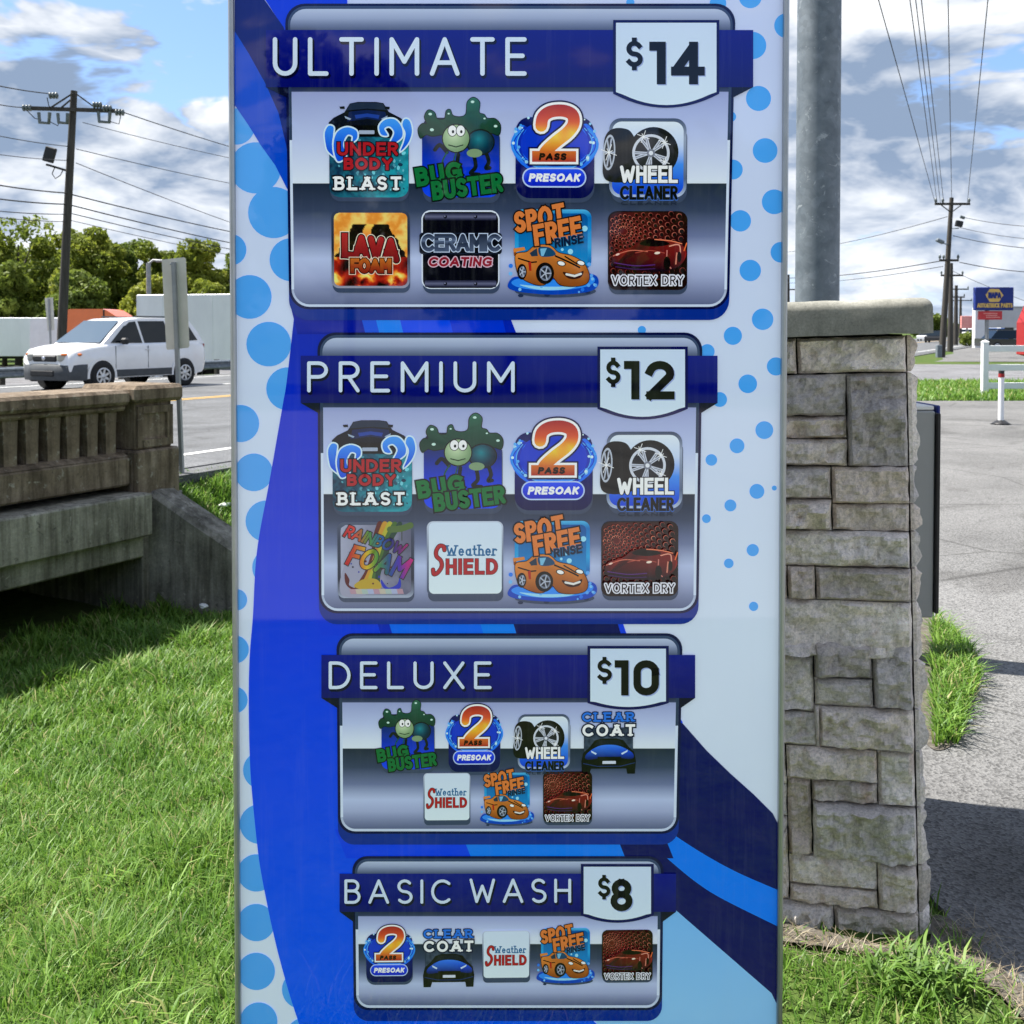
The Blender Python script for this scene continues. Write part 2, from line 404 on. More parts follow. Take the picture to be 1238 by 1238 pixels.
# end post
bbox('end_post_base', 6.722, 7.27, 7.66, 8.36, -0.08, 0.42, M_rail, 0.02)
post = MB(); post.box((6.995, 8.01, 0.65), (0.45, 0.58, 0.46), 0, None, 0.012)
ep = post.build('end_post', M_rail, br)
frm = MB()
for (a, b_) in (((6.83, .80), (7.16, .80)), ((6.83, .48), (7.16, .48))): frm.box(((a[0] + b_[0]) / 2, 7.705, a[1]), (0.33, 0.03, 0.07))
for s_ in (6.815, 7.175): frm.box((s_, 7.705, 0.64), (0.07, 0.03, 0.39))
frm.build('recessed_panel_frame', M_rail, ep)
bbox('end_post_cap', 6.702, 7.30, 7.62, 8.40, 0.872, 1.035, M_rail, 0.035)
# girders / deck edge
bbox('girder', -14, 6.78, 7.50, 8.05, -0.36, 0.035, M_gird, 0.015)
bbox('lower_girder', -14, 6.78, 7.62, 8.15, -0.58, -0.362, M_gird, 0.015)
bbox('girder', -14, 6.78, 12.0, 12.6, -0.62, -0.30, M_gird, 0.015)
bbox('girder', -14, 6.78, 16.5, 17.1, -0.62, -0.30, M_gird, 0.015)
bbox('girder', -14, 6.78, 24.4, 25.0, -0.62, -0.30, M_gird, 0.015)
bbox('abutment', 6.79, 7.3, 7.66, 25.0, -1.3, -0.02, M_wing, 0.01)
# wing wall: vertical front face, sloping coping
ww = MB(); L_ = 2.35
tops = [(0.0, 0.035), (0.17, 0.02), (0.6, -0.24), (1.0, -0.475), (1.5, -0.77), (L_, -1.10)]
ax = Vector((WE[0], WE[1], 0)); bx_ = Vector((WM[0], WM[1], 0)); A3 = Vector((WA[0] + 0.02, WA[1] - 0.03, 0))
def wpt(u, w_, z): return A3 + ax * u + bx_ * w_ + Vector((0, 0, z))
for (u0, z0), (u1, z1) in zip(tops[:-1], tops[1:]):
    vs = []
    for u_, z_ in ((u0, z0), (u1, z1)):
        jt = 0.012 * math.sin(u_ * 17)
        vs += [wpt(u_, 0, -1.35), wpt(u_, 0, z_ - 0.05 + jt), wpt(u_, 0.05, z_ + jt), wpt(u_, 0.30, z_ + 0.03), wpt(u_, 0.30, -1.35)]
    ww.add(vs, [(0, 5, 6, 1), (1, 6, 7, 2), (2, 7, 8, 3), (3, 8, 9, 4)])
ww.add([wpt(0, 0, -1.35), wpt(0, 0, -0.015), wpt(0, .05, .035), wpt(0, .3, .065), wpt(0, .3, -1.35)], [(0, 1, 2, 3, 4)])
wo_ = ww.build('wing_wall', M_wing); wo_.parent = br; wo_.matrix_parent_inverse = (Matrix.Translation(rd(0, 0)) @ Matrix.Rotation(math.pi / 2 - RA, 4, 'Z')).inverted()
# far parapet
bbox('far_cap_rail', -30, 6.9, 25.05, 25.6, 0.80, 0.98, M_rail, 0.02)
bbox('far_base_beam', -30, 6.9, 25.05, 25.6, -0.1, 0.36, M_rail, 0.02)
for i in range(110):
    if i < 24 or i > 70: continue
    o = mesh_obj('far_baluster', bal_me, None, br); o.location = (6.6 - i * 0.205 + 4, 17.33, -0.01)

# ================================================================== MENU SIGN (print is drawn as thin vector layers on the face)
SIGN_Y = 1.90; SIGN_YAW = R(0.95)
sign = empty('menu_sign', (0, SIGN_Y, 0), SIGN_YAW)
tag(sign, 'tall blue car wash menu sign with four silver price panels', 'menu sign')
def S(x, y):
    """photograph pixel -> (a, z) on the sign plane"""
    x = np.asarray(x, float); y = np.asarray(y, float)
    rx = (x - CX) / FPX; b = -(y - PY0) / FPX
    ry = math.cos(PITCH) + b * math.sin(PITCH); rz = -math.sin(PITCH) + b * math.cos(PITCH)
    c, s = math.cos(SIGN_YAW), math.sin(SIGN_YAW)
    t = SIGN_Y * c / (ry * c - rx * s)                      # normal (-s, c)
    X = rx * t; Y = ry * t
    return X * c + (Y - SIGN_Y) * s, EYE + rz * t
INK = 1.22; FACE_GLOW = 0.10
def print_bld(t, b):
    a = tn(t, 'ShaderNodeAttribute'); a.attribute_name = 'ink'
    v = coords(t, 1.0, 'world'); n = tnoise(t, v, 3.0, 3, 0.5)
    c = tmix(t, 1.0, a.outputs['Color'], tramp(t, n, [(0.3, (0.95, 0.95, 0.96)), (0.7, (1.0, 1.0, 1.0))]), 'MULTIPLY')
    ds = tnoise(t, coords(t, 1.0, 'world', (60, 60, 3)), 1.0, 5, .7); c = tmix(t, tramp(t, ds, [(.52, (0, 0, 0)), (.8, (.035, .035, .035))]), c, (.42, .44, .48))
    rr0 = tramp(t, tnoise(t, v, 8, 5, .7), [(.35, (.012,) * 3), (.7, (.05,) * 3)]); t.links.new(rr0, b.inputs['Roughness'])
    t.links.new(c, b.inputs['Base Color'])
    b.inputs['IOR'].default_value = 1.49
    t.links.new(c, b.inputs['Emission Color']); b.inputs['Emission Strength'].default_value = FACE_GLOW      # small glow added to brighten the shaded face print
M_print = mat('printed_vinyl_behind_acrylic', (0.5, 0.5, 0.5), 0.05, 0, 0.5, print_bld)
EPS = 2.0e-5
def cmix(a, b, t): return tuple(a[i] + (b[i] - a[i]) * t for i in range(3))
def ramp_c(stops, v):
    if v <= stops[0][0]: return stops[0][1]
    for (p, c), (q, d) in zip(stops[:-1], stops[1:]):
        if v <= q: return cmix(c, d, (v - p) / (q - p + 1e-9))
    return stops[-1][1]
def rr(x0, y0, x1, y1, r, n=7):
    pts = []
    for cx_, cy_, a0 in ((x1 - r, y0 + r, -90), (x1 - r, y1 - r, 0), (x0 + r, y1 - r, 90), (x0 + r, y0 + r, 180)):
        for i in range(n + 1):
            a = R(a0 + 90 * i / n); pts.append((cx_ + r * math.cos(a), cy_ + r * math.sin(a)))
    return pts
def ell(cx_, cy_, rx, ry=None, n=26, rot=0):
    ry = rx if ry is None else ry; c, s = math.cos(R(rot)), math.sin(R(rot)); o = []
    for i in range(n):
        a = 2 * math.pi * i / n; x, y = rx * math.cos(a), ry * math.sin(a); o.append((cx_ + x * c - y * s, cy_ + x * s + y * c))
    return o
def spline(pts, closed=True, n=6):
    P = [Vector((*p, 0)) for p in pts]; m = len(P); o = []
    for i in range(m if closed else m - 1):
        g = (lambda j: P[j % m]) if closed else (lambda j: P[min(max(j, 0), m - 1)])
        p0, p1, p2, p3 = g(i - 1), g(i), g(i + 1), g(i + 2)
        for k_ in range(n):
            t = k_ / n
            v = 0.5 * ((2 * p1) + (p2 - p0) * t + (2 * p0 - 5 * p1 + 4 * p2 - p3) * t * t + (3 * p1 - p0 - 3 * p2 + p3) * t ** 3)
            o.append((v.x, v.y))
    if not closed: o.append(tuple(P[-1][:2]))
    return o
class Art:
    def __init__(s): s.v = []; s.f = []; s.c = []; s.z = 0.0
    def layer(s, k_=1.0): s.z += EPS * k_
    def _add(s, pts, faces, col):
        b = len(s.v)
        for p in pts:
            s.v.append((p[0], p[1], s.z)); s.c.append(col(p[0], p[1]) if callable(col) else col)
        for f in faces: s.f.append([b + i for i in f])
    def poly(s, pts, col):
        s.layer(); s._add(pts, [list(range(len(pts)))], col)
    def vgrad(s, pts, stops):
        """convex polygon filled with a vertical gradient given as (y, colour) stops"""
        s.layer(); ys0 = [p[1] for p in pts]; lo, hi = min(ys0), max(ys0)
        ys = sorted(set([round(y, 4) for y in ys0] + [y for y, _ in stops if lo < y < hi]))
        ys[0] += 1e-4; ys[-1] -= 1e-4
        row = []
        for y in ys:
            xs = []
            for (a, b) in zip(pts, pts[1:] + pts[:1]):
                if (a[1] - y) * (b[1] - y) <= 0 and a[1] != b[1]: xs.append(a[0] + (b[0] - a[0]) * (y - a[1]) / (b[1] - a[1]))
            if len(xs) >= 2: row.append((y, min(xs), max(xs)))
        P = []; F = []
        for y, a, b in row: P += [(a, y), (b, y)]
        for i in range(len(row) - 1): F.append((2 * i, 2 * i + 1, 2 * i + 3, 2 * i + 2))
        s._add(P, F, lambda x, y: ramp_c(stops, y))
    def raster(s, pts, col, nx=90, ny=90):
        """convex polygon filled with a fine colour grid"""
        s.layer(); ys0 = [p[1] for p in pts]; lo, hi = min(ys0) + 1e-3, max(ys0) - 1e-3; P = []; F = []
        for j in range(ny + 1):
            y = lo + (hi - lo) * j / ny; xs = []
            for (a, b) in zip(pts, pts[1:] + pts[:1]):
                if (a[1] - y) * (b[1] - y) <= 0 and a[1] != b[1]: xs.append(a[0] + (b[0] - a[0]) * (y - a[1]) / (b[1] - a[1]))
            a, b = min(xs), max(xs)
            for i in range(nx + 1): P.append((a + (b - a) * i / nx, y))
        w_ = nx + 1
        for j in range(ny):
            for i in range(nx): F.append((j * w_ + i, j * w_ + i + 1, j * w_ + w_ + i + 1, j * w_ + w_ + i))
        s._add(P, F, col)
    def stroke(s, pts, w_, col, cap='round', closed=False, same=False):
        P = [Vector((p[0], p[1])) for p in pts]
        Q = [P[0]]
        for p in P[1:]:
            if (p - Q[-1]).length > 1e-6: Q.append(p)
        if closed and (Q[0] - Q[-1]).length < 1e-6: Q.pop()
        if len(Q) < 2: return
        runs = []; cur = [Q[0]]
        n = len(Q)
        if not closed:
            for i in range(1, n):
                cur.append(Q[i])
                if i < n - 1:
                    a = (Q[i] - Q[i - 1]).normalized(); b = (Q[i + 1] - Q[i]).normalized()
                    if a.dot(b) < 0.72: runs.append(cur); cur = [Q[i]]
            runs.append(cur)
        else: runs = [Q]
        hw = w_ / 2
        for r_i, run in enumerate(runs):
            s.layer(0.5); m = len(run); Lp = []
            for i in range(m):
                if closed: a = (run[i] - run[i - 1]).normalized(); b = (run[(i + 1) % m] - run[i]).normalized()
                else:
                    a = (run[i] - run[i - 1]).normalized() if i else (run[1] - run[0]).normalized()
                    b = (run[i + 1] - run[i]).normalized() if i < m - 1 else a
                t = (a + b); t = t.normalized() if t.length > 1e-6 else a
                nn = Vector((-t.y, t.x)); kk = 1 / max(0.5, nn.dot(Vector((-a.y, a.x))))
                Lp.append((run[i], nn * hw * kk, t))
            if not closed and cap == 'square':
                e0 = hw if True else 0
                p, nn, t = Lp[0]; Lp[0] = (p - t * e0, nn, t); p, nn, t = Lp[-1]; Lp[-1] = (p + t * e0, nn, t)
            V = []; F = []
            for p, nn, t in Lp: V += [(p + nn)[:], (p - nn)[:]]
            for i in range(len(Lp) - 1): F.append((2 * i, 2 * i + 1, 2 * i + 3, 2 * i + 2))
            if closed: F.append((2 * len(Lp) - 2, 2 * len(Lp) - 1, 1, 0))
            if not closed and cap == 'round':
                for (p, nn, t), sg, base in ((Lp[0], -1, 0), (Lp[-1], 1, 2 * len(Lp) - 2)):
                    b0 = len(V); ids = [base]
                    for k_ in range(1, 6):
                        a = math.pi * k_ / 6; q = p + nn * math.cos(a) + t * sg * hw * math.sin(a); V.append(q[:]); ids.append(b0 + k_ - 1)
                    ids.append(base + 1); F.append(ids)
            s._add(V, F, col)
    def text(s, txt, x0, y0, x1, y1, wt, col, draw=None, cap='square', slant=0.0, rot=0.0, gap=0.22, serif=False, xf=None, kern=None):
        """stroke lettering fitted in a box; wt = stem weight (share of height), draw = drawn weight if different"""
        H = y1 - y0; adv = []; X = 0.0
        for ch in txt:
            if ch == ' ': adv.append((None, X)); X += 0.55; continue
            wd, st = GLYPH[ch]; adv.append((ch, X)); X += wd + gap + wt
        tot = X - gap; sx = (x1 - x0) / tot
        ox, oy = (x0 + x1) / 2, (y0 + y1) / 2; c, sn = math.cos(R(rot)), math.sin(R(rot))
        dw = (wt if draw is None else draw) * H
        def M(p):
            u, v_ = p
            x = x0 + (u + wt / 2) * sx; y = y1 - (wt / 2 + v_ * (1 - wt)) * H
            x += slant * (y1 - y - H / 2)
            if xf: x, y = xf(x, y)
            dx, dy = x - ox, y - oy
            return (ox + dx * c - dy * sn, oy + dx * sn + dy * c)
        for ch, ax_ in adv:
            if ch is None: continue
            wd, st = GLYPH[ch]
            for q in st:
                s.stroke([M((ax_ + p[0], p[1])) for p in q], dw, col, 'round' if (len(q) == 2 and abs(q[0][0] - q[1][0]) > .1 and abs(q[0][1] - q[1][1]) > .1) else cap)
                if serif:
                    for e, e2 in ((q[0], q[1]), (q[-1], q[-2])):
                        if abs(e[0] - e2[0]) < abs(e[1] - e2[1]) and (e[1] < 0.02 or e[1] > 0.98):
                            k_ = 0.17; s.stroke([M((ax_ + e[0] - k_, e[1])), M((ax_ + e[0] + k_, e[1]))], dw * (0.62 if draw is None else 0.8), col, cap)
    def build(s, name, parent, box=None, px=True, zoff=0.0):
        me = bpy.data.meshes.new(name)
        V = np.array(s.v)
        if px: a, z = S(V[:, 0], V[:, 1]); a = np.clip(a, XL + .001, XR - .001); z = np.clip(z, ZB, ZT); co = np.stack([a, -V[:, 2] - zoff, z], -1)
        else:
            x0, y0, x1, y1 = box
            co = np.stack([(V[:, 0] - x0) / (x1 - x0), -V[:, 2], -(V[:, 1] - y0) / (y1 - y0)], -1)
        me.from_pydata(co.tolist(), [], s.f); me.update()
        at_ = me.color_attributes.new('ink', 'FLOAT_COLOR', 'POINT')
        C = np.array([lin(c) for c in s.c]); C = np.clip(np.power(C, 1.16) * INK, 0, 0.86)
        at_.data.foreach_set('color', np.concatenate([C, np.ones((len(C), 1))], 1).astype(np.float32).ravel())
        bm = bmesh.new(); bm.from_mesh(me)
        for f in bm.faces:
            f.normal_update()
            if f.normal.y > 0: f.normal_flip()
        bm.to_mesh(me); bm.free()
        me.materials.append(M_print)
        if name is None: return me
        return mesh_obj(name, me, None, parent)
def arc(cx_, cy_, rx, ry, a0, a1, n=10): return [(cx_ + rx * math.cos(R(a0 + (a1 - a0) * i / n)), cy_ + ry * math.sin(R(a0 + (a1 - a0) * i / n))) for i in range(n + 1)]
GLYPH = {
 'A': (.78, [[(0, 0), (.39, 1)], [(.78, 0), (.39, 1)], [(.13, .32), (.65, .32)]]),
 'B': (.58, [[(0, 0), (0, 1)], [(0, 1), (.3, 1)] + arc(.3, .765, .23, .235, 90, -90) + [(0, .53)], [(.3, .53)] + arc(.32, .265, .26, .265, 90, -90) + [(0, 0)]]),
 'C': (.74, [arc(.43, .5, .43, .5, 48, 312, 16)]),
 'D': (.68, [[(0, 0), (0, 1)], [(0, 1), (.24, 1)] + arc(.24, .5, .44, .5, 90, -90, 12) + [(0, 0)]]),
 'E': (.52, [[(0, 0), (0, 1)], [(0, 1), (.52, 1)], [(0, 0), (.52, 0)], [(0, .52), (.46, .52)]]),
 'F': (.52, [[(0, 0), (0, 1)], [(0, 1), (.52, 1)], [(0, .5), (.44, .5)]]),
 'G': (.78, [arc(.43, .5, .43, .5, 48, 318, 16) + [(.76, .46), (.46, .46)]]),
 'H': (.62, [[(0, 0), (0, 1)], [(.62, 0), (.62, 1)], [(0, .52), (.62, .52)]]),
 'I': (.0, [[(0, 0), (0, 1)]]),
 'K': (.56, [[(0, 0), (0, 1)], [(.56, 1), (0, .45)], [(.18, .6), (.56, 0)]]),
 'L': (.5, [[(0, 1), (0, 0)], [(0, 0), (.5, 0)]]),
 'M': (.78, [[(0, 0), (0, 1)], [(0, 1), (.39, .35)], [(.39, .35), (.78, 1)], [(.78, 1), (.78, 0)]]),
 'N': (.64, [[(0, 0), (0, 1)], [(0, 1), (.64, 0)], [(.64, 0), (.64, 1)]]),
 'O': (.82, [arc(.41, .5, .41, .5, 90, 450, 22)]),
 'P': (.56, [[(0, 0), (0, 1)], [(0, 1), (.3, 1)] + arc(.3, .75, .26, .25, 90, -90) + [(0, .5)]]),
 'R': (.56, [[(0, 0), (0, 1)], [(0, 1), (.3, 1)] + arc(.3, .75, .26, .25, 90, -90) + [(0, .5)], [(.26, .5), (.56, 0)]]),
 'S': (.56, [arc(.28, .75, .26, .25, 35, 270, 12) + arc(.28, .25, .28, .25, 90, -145, 12)[1:]]),
 'T': (.62, [[(.31, 0), (.31, 1)], [(0, 1), (.62, 1)]]),
 'U': (.62, [[(0, 1), (0, .31)] + arc(.31, .31, .31, .31, 180, 360, 12) + [(.62, 1)]]),
 'V': (.72, [[(0, 1), (.36, 0)], [(.72, 1), (.36, 0)]]),
 'W': (1.0, [[(0, 1), (.25, 0)], [(.25, 0), (.5, .72)], [(.5, .72), (.75, 0)], [(.75, 0), (1.0, 1)]]),
 'X': (.66, [[(0, 0), (.66, 1)], [(0, 1), (.66, 0)]]),
 'Y': (.66, [[(0, 1), (.33, .5)], [(.66, 1), (.33, .5)], [(.33, .5), (.33, 0)]]),
 'e': (.42, [[(0.02, .34), (.42, .34)] + arc(.21, .32, .21, .32, 0, 310, 12)]),
 'a': (.42, [arc(.21, .3, .21, .3, 20, 340, 12), [(.42, .62), (.42, 0)]]),
 't': (.28, [[(.12, .95), (.12, .12), (.28, 0)], [(0, .62), (.28, .62)]]),
 'h': (.42, [[(0, 1.05), (0, 0)], [(0, .4)] + arc(.21, .4, .21, .22, 180, 0, 8) + [(.42, 0)]]),
 'r': (.34, [[(0, .62), (0, 0)], [(0, .4)] + arc(.2, .42, .18, .2, 170, 40, 6)]),
 '0': (.56, [arc(.28, .72, .28, .28, 0, 180, 10) + [(0, .28)] + arc(.28, .28, .28, .28, 180, 360, 10) + [(.56, .72)]]),
 '1': (.20, [[(.20, 0), (.20, 1)], [(.20, 1), (0, 1)]]),
 '2': (.58, [arc(.29, .72, .28, .28, 165, -20, 12) + [(.03, 0.0)], [(.03, 0), (.58, 0)]]),
 '4': (.66, [[(.48, 0), (.48, 1)], [(.48, 1), (0, .26)], [(0, .26), (.66, .26)]]),
 '8': (.54, [arc(.27, .76, .23, .24, 90, 450, 18), arc(.27, .26, .27, .27, 90, 450, 18)]),
 '$': (.52, [arc(.26, .69, .24, .19, 30, 270, 12) + arc(.26, .31, .26, .19, 90, -150, 12)[1:], [(.26, 1.0), (.26, .88)], [(.26, .12), (.26, 0.0)]]),
 '&': (.60, [[(.60, 0), (.12, .72)] + arc(.27, .78, .15, .2, 200, -20, 8) + [(.06, .36)] + arc(.24, .2, .22, .2, 150, 330, 8) + [(.58, .42)]]),
}

# ---- cabinet
def sx_(x, y=600): return float(S(x, y)[0])
XL, XR = sx_(284.5, 600), sx_(945.5, 600)
ZT, ZB = 2.62, 0.06
M_alu = noisy('satin_aluminium', [(0.34, 0.35, 0.36), (0.46, 0.47, 0.48)], 9, 0.42, 0.05, metal=0.85, spec=0.5)
M_cab = noisy('cabinet_grey_paint', [(0.10, 0.105, 0.11), (0.16, 0.165, 0.17)], 3, 0.5, 0.03)
cab = MB(); cab.box(((XL + XR) / 2, 0.14, (ZT + ZB) / 2), (XR - XL - 0.004, 0.26, ZT - ZB)); cab.build('cabinet', M_cab, sign)
for xx, nm in ((XL, 'edge_trim'), (XR, 'edge_trim')):
    f_ = MB(); f_.box((xx, 0.125, (ZT + ZB) / 2), (0.0095, 0.275, ZT - ZB + 0.01), 0, None, 0.003); f_.build(nm, M_alu, sign)
f_ = MB(); f_.box(((XL + XR) / 2, 0.13, ZT + 0.01), (XR - XL + 0.02, 0.28, 0.02)); f_.build('top_trim', M_alu, sign)
f_ = MB(); f_.box(((XL + XR) / 2, 0.14, 0.03), (XR - XL + 0.06, 0.36, 0.06), 0, None, 0.01); f_.build('base_plinth', M_cab, sign)

PALE = (188, 207, 236); ROYAL = (0, 62, 205); NAVY = (0, 8, 92); BRIGHT = (0, 128, 232); MIDB = (0, 84, 200); DOT = (84, 158, 222)
A_ = Art()
A_.vgrad([(280, -270), (952, -270), (952, 1365), (280, 1365)], [(-270, (182, 192, 224)), (0, (186, 196, 228)), (300, (192, 202, 233)), (700, (198, 208, 238)), (1365, (200, 210, 240))])
A_.build('face_panel', sign, zoff=0.0)
DOTS = [0]
def dot(x, y, r, c):
    d = Art(); DOTS[0] += 1; d.z = (2 + DOTS[0]) * EPS; d.poly(ell(x, y, r, r, 30), c); d.build('dot', sign)
for x, y, r in [(907, -4, 14), (951, 31, 15), (910, 55, 16.5), (917, 119, 15.2), (925, 182, 15), (886, 205, 12), (884, 141, 6), (936, 244, 15), (895, 267, 13), (944, 305, 12.5), (907, 327, 13),
                (922, 386, 13), (886, 406, 11), (776, 399, 5), (855, 425, 9), (938, 443, 11), (904, 464, 11.3), (870, 483, 9), (924, 520, 10.8), (891, 539, 9), (860, 556, 7), (915, 594, 9), (883, 611, 7.2),
                (854, 627, 5.3), (910, 665, 7.4), (881, 681, 5.8), (911, 733, 5.6), (762, 3, 5), (868, 4, 10), (930, -60, 15), (896, -95, 13), (936, 590, 3)]:
    dot(x, y, r, (78, 158, 226))
for x, y, r in [(286, 153, 22), (309, 203, 31), (331, 257, 31), (279, 302, 19), (352, 314, 26), (302, 359, 26.5), (325, 416, 27), (348, 470, 26), (291, 512, 22.5), (307, 571, 22.8), (322, 630, 25), (328, 686, 23),
                (286, 725, 13), (284, 785, 17), (283, 846, 16.5), (317, 931, 23), (314, 996, 24), (310, 1055, 22.6), (310, 1115, 22.6), (310, 1174, 22.6), (364, 1196, 23), (313, 1234, 22.6), (368, 1252, 22), (316, 1292, 22)]:
    dot(x, y, r, DOT)
W_ = Art(); W_.z = 80 * EPS
LB = [(357, 372), (347, 460), (343, 484), (339, 507), (325, 587), (314, 645), (309, 686), (306, 745), (302, 795), (301, 855), (303, 932), (309.5, 1005), (316, 1055), (331, 1129), (346, 1187), (362, 1238), (405, 1365)]
W_.raster([(284, -270), (420, -270), (420, 60), (348, 60), (343, 33), (320, 0), (284, -60)], ROYAL, 8, 8)
W_.poly([(284, -70), (320, 0), (343, 33), (352, 60), (352, 235), (346, 175), (337, 137), (322, 103), (301, 65), (284, 38)], (8, 30, 112))
W_.poly([(284, 38), (301, 65), (322, 103), (337, 137), (346, 175), (353, 215), (353, 238), (346, 226), (333, 200), (315, 175), (301, 152), (284, 127)], (0, 78, 190))
right = [(612, 372), (625, 405), (690, 600), (748, 738), (758, 768), (826, 874), (800, 1011), (786, 1018), (816, 1099), (770, 1180), (700, 1215), (713, 1229), (722, 1238), (840, 1365)]
roy = [(x, y) for x, y in spline(LB, False, 4)]
rows = []
def interp(pts, y):
    for (a, b) in zip(pts[:-1], pts[1:]):
        if min(a[1], b[1]) <= y <= max(a[1], b[1]) and a[1] != b[1]: return a[0] + (b[0] - a[0]) * (y - a[1]) / (b[1] - a[1])
    return pts[-1][0]
ys = np.linspace(373, 1364, 120); P = []; F = []
rights = sorted(right, key=lambda p: p[1])
for y in ys:
    for f_ in (0, .33, .66, 1): P.append((interp(roy, y) * (1 - f_) + interp(rights, y) * f_, y))
for j in range(len(ys) - 1):
    for i in range(3): F.append((j * 4 + i, j * 4 + i + 1, j * 4 + 5 + i, j * 4 + 4 + i))
W_.layer(); W_._add(P, F, lambda x, y: ramp_c([(373, (0, 40, 165)), (500, (0, 50, 190)), (800, (0, 68, 212)), (1100, (0, 86, 220)), (1364, (0, 102, 226))], y))
W_.poly([(756, 1000), (770, 860), (825, 874), (854, 907), (883, 935), (911, 960), (934, 983), (952, 999), (952, 1218), (931, 1199), (891, 1167), (854, 1136), (816, 1099), (790, 1060), (752, 1040)], NAVY)
up = [(790, 990), (818, 1011), (854, 1034), (891, 1054), (932, 1072), (952, 1080)]; lo_ = [(952, 1125), (931, 1115), (871, 1085), (840, 1065), (812, 1042), (785, 1018), (770, 1000)]
W_.poly(spline(up, False) + spline(lo_, False), (0, 122, 226))
W_.vgrad([(816, 1099), (952, 1217), (952, 1365), (840, 1365), (722, 1238), (700, 1200), (760, 1099)], [(1099, (120, 176, 238)), (1230, (142, 190, 240)), (1365, (120, 176, 238))])
def quads(y0, y1, segs, sl=10):
    for x0, x1, c in segs: W_.poly([(x0, y0), (x1, y0), (x1 + sl, y1), (x0 + sl, y1)], c)
quads(372, 404, [(352, 434, (0, 30, 150)), (434, 451, (0, 84, 205)), (451, 480, (0, 126, 232)), (480, 540, (0, 76, 218)), (540, 604, (0, 58, 196))], 8)
quads(738, 768, [(380, 452, (0, 62, 208)), (452, 466, (0, 44, 176)), (466, 576, (0, 106, 226)), (576, 616, (0, 126, 234)), (616, 742, NAVY)], 9)
quads(1002, 1037, [(405, 556, (0, 70, 215)), (556, 742, (0, 124, 228)), (742, 800, NAVY)], 14)
W_.build('swoosh_pattern', sign)

# ---- icons, drawn once each in crop coordinates
def hsh(*a):
    v = math.sin(a[0] * 12.9898 + a[1] * 78.233 + (a[2] if len(a) > 2 else 0) * 37.7) * 43758.5453; return v - math.floor(v)
def fb(x, y, o=4, sc=1.0, z=0.0):
    t = 0; a = .5
    for i in range(o): t += a * mnoise.noise(Vector((x * sc, y * sc, z))); sc *= 2.1; a *= .55
    return t
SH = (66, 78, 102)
def outlined(a, txt, x0, y0, x1, y1, wt, col, ocol, ow=.14, **k_):
    a.text(txt, x0, y0, x1, y1, wt, ocol, draw=wt + ow, **k_); a.text(txt, x0, y0, x1, y1, wt, col, **k_)
ICON = {}
def icon_underbody():
    a = Art(); box = (412, 452, 800, 886)
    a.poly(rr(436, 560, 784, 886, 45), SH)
    a.raster(rr(432, 535, 782, 868, 45), lambda x, y: cmix((22, 52, 78), (36, 150, 162), min(1, max(0, (x - 440) / 340 * .75 + (y - 560) / 330 * .35 + .9 * fb(x, y, 3, .035)))), 60, 60)
    a.poly([(432, 600), (430, 545), (452, 524), (500, 500), (524, 462), (560, 455), (640, 455), (672, 460), (696, 498), (748, 524), (776, 550), (776, 606), (690, 612), (640, 604), (520, 606)], (14, 22, 38))
    a.poly([(506, 492), (528, 462), (560, 458), (640, 458), (668, 462), (690, 490), (600, 484)], (38, 52, 74))
    a.poly([(478, 476), (500, 474), (502, 486), (482, 486)], (14, 22, 38)); a.poly([(700, 476), (678, 474), (678, 486), (698, 488)], (14, 22, 38))
    a.poly([(520, 498), (600, 490), (680, 498), (690, 540), (600, 528), (512, 540)], (16, 38, 84))
    a.poly([(545, 512), (600, 505), (655, 512), (650, 528), (600, 520), (550, 528)], (36, 70, 150))
    a.poly([(500, 516), (530, 528), (524, 534), (504, 526)], (150, 165, 185)); a.poly([(690, 514), (662, 528), (668, 534), (688, 524)], (150, 165, 185))
    a.poly([(530, 556), (670, 556), (660, 606), (540, 606)], (8, 10, 18)); a.poly(rr(563, 578, 632, 594, 3, 2), (158, 168, 186))
    for i in range(80):
        x, y = 450 + 315 * hsh(i, 1), 612 + 235 * hsh(i, 2); r = 3 + 9 * hsh(i, 3)
        a.poly(ell(x, y, r, r * .7, 7, 180 * hsh(i, 4)), cmix((18, 60, 84), (120, 200, 210), hsh(i, 5)))
    for pts in (spline([(418, 640), (414, 590), (430, 560), (452, 566), (450, 600), (446, 650), (470, 700), (430, 672)]),
                spline([(470, 712), (452, 650), (466, 590), (510, 566), (552, 580), (556, 612), (536, 628), (536, 604), (512, 600), (494, 640), (506, 690)]),
                spline([(700, 640), (752, 610), (752, 566), (724, 532), (682, 532), (654, 560), (662, 596), (690, 600), (676, 572), (700, 562), (720, 590)]),
                spline([(748, 668), (782, 632), (798, 584), (788, 538), (766, 530), (756, 556), (770, 590), (762, 630)])):
        a.stroke(pts, 13, (196, 214, 240), closed=True); a.poly(pts, lambda x, y: cmix((70, 150, 232), (14, 84, 200), min(1, max(0, (y - 540) / 130))))
    outlined(a, 'UNDER', 468, 630, 736, 688, .22, (168, 34, 44), (24, 18, 34), .16, cap='square', gap=.14)
    outlined(a, 'BODY', 497, 697, 712, 750, .25, (168, 34, 44), (24, 18, 34), .16, gap=.14)
    outlined(a, 'BLAST', 456, 778, 750, 838, .20, (222, 228, 240), (12, 22, 36), .22, gap=.30, serif=True)
    return a, box
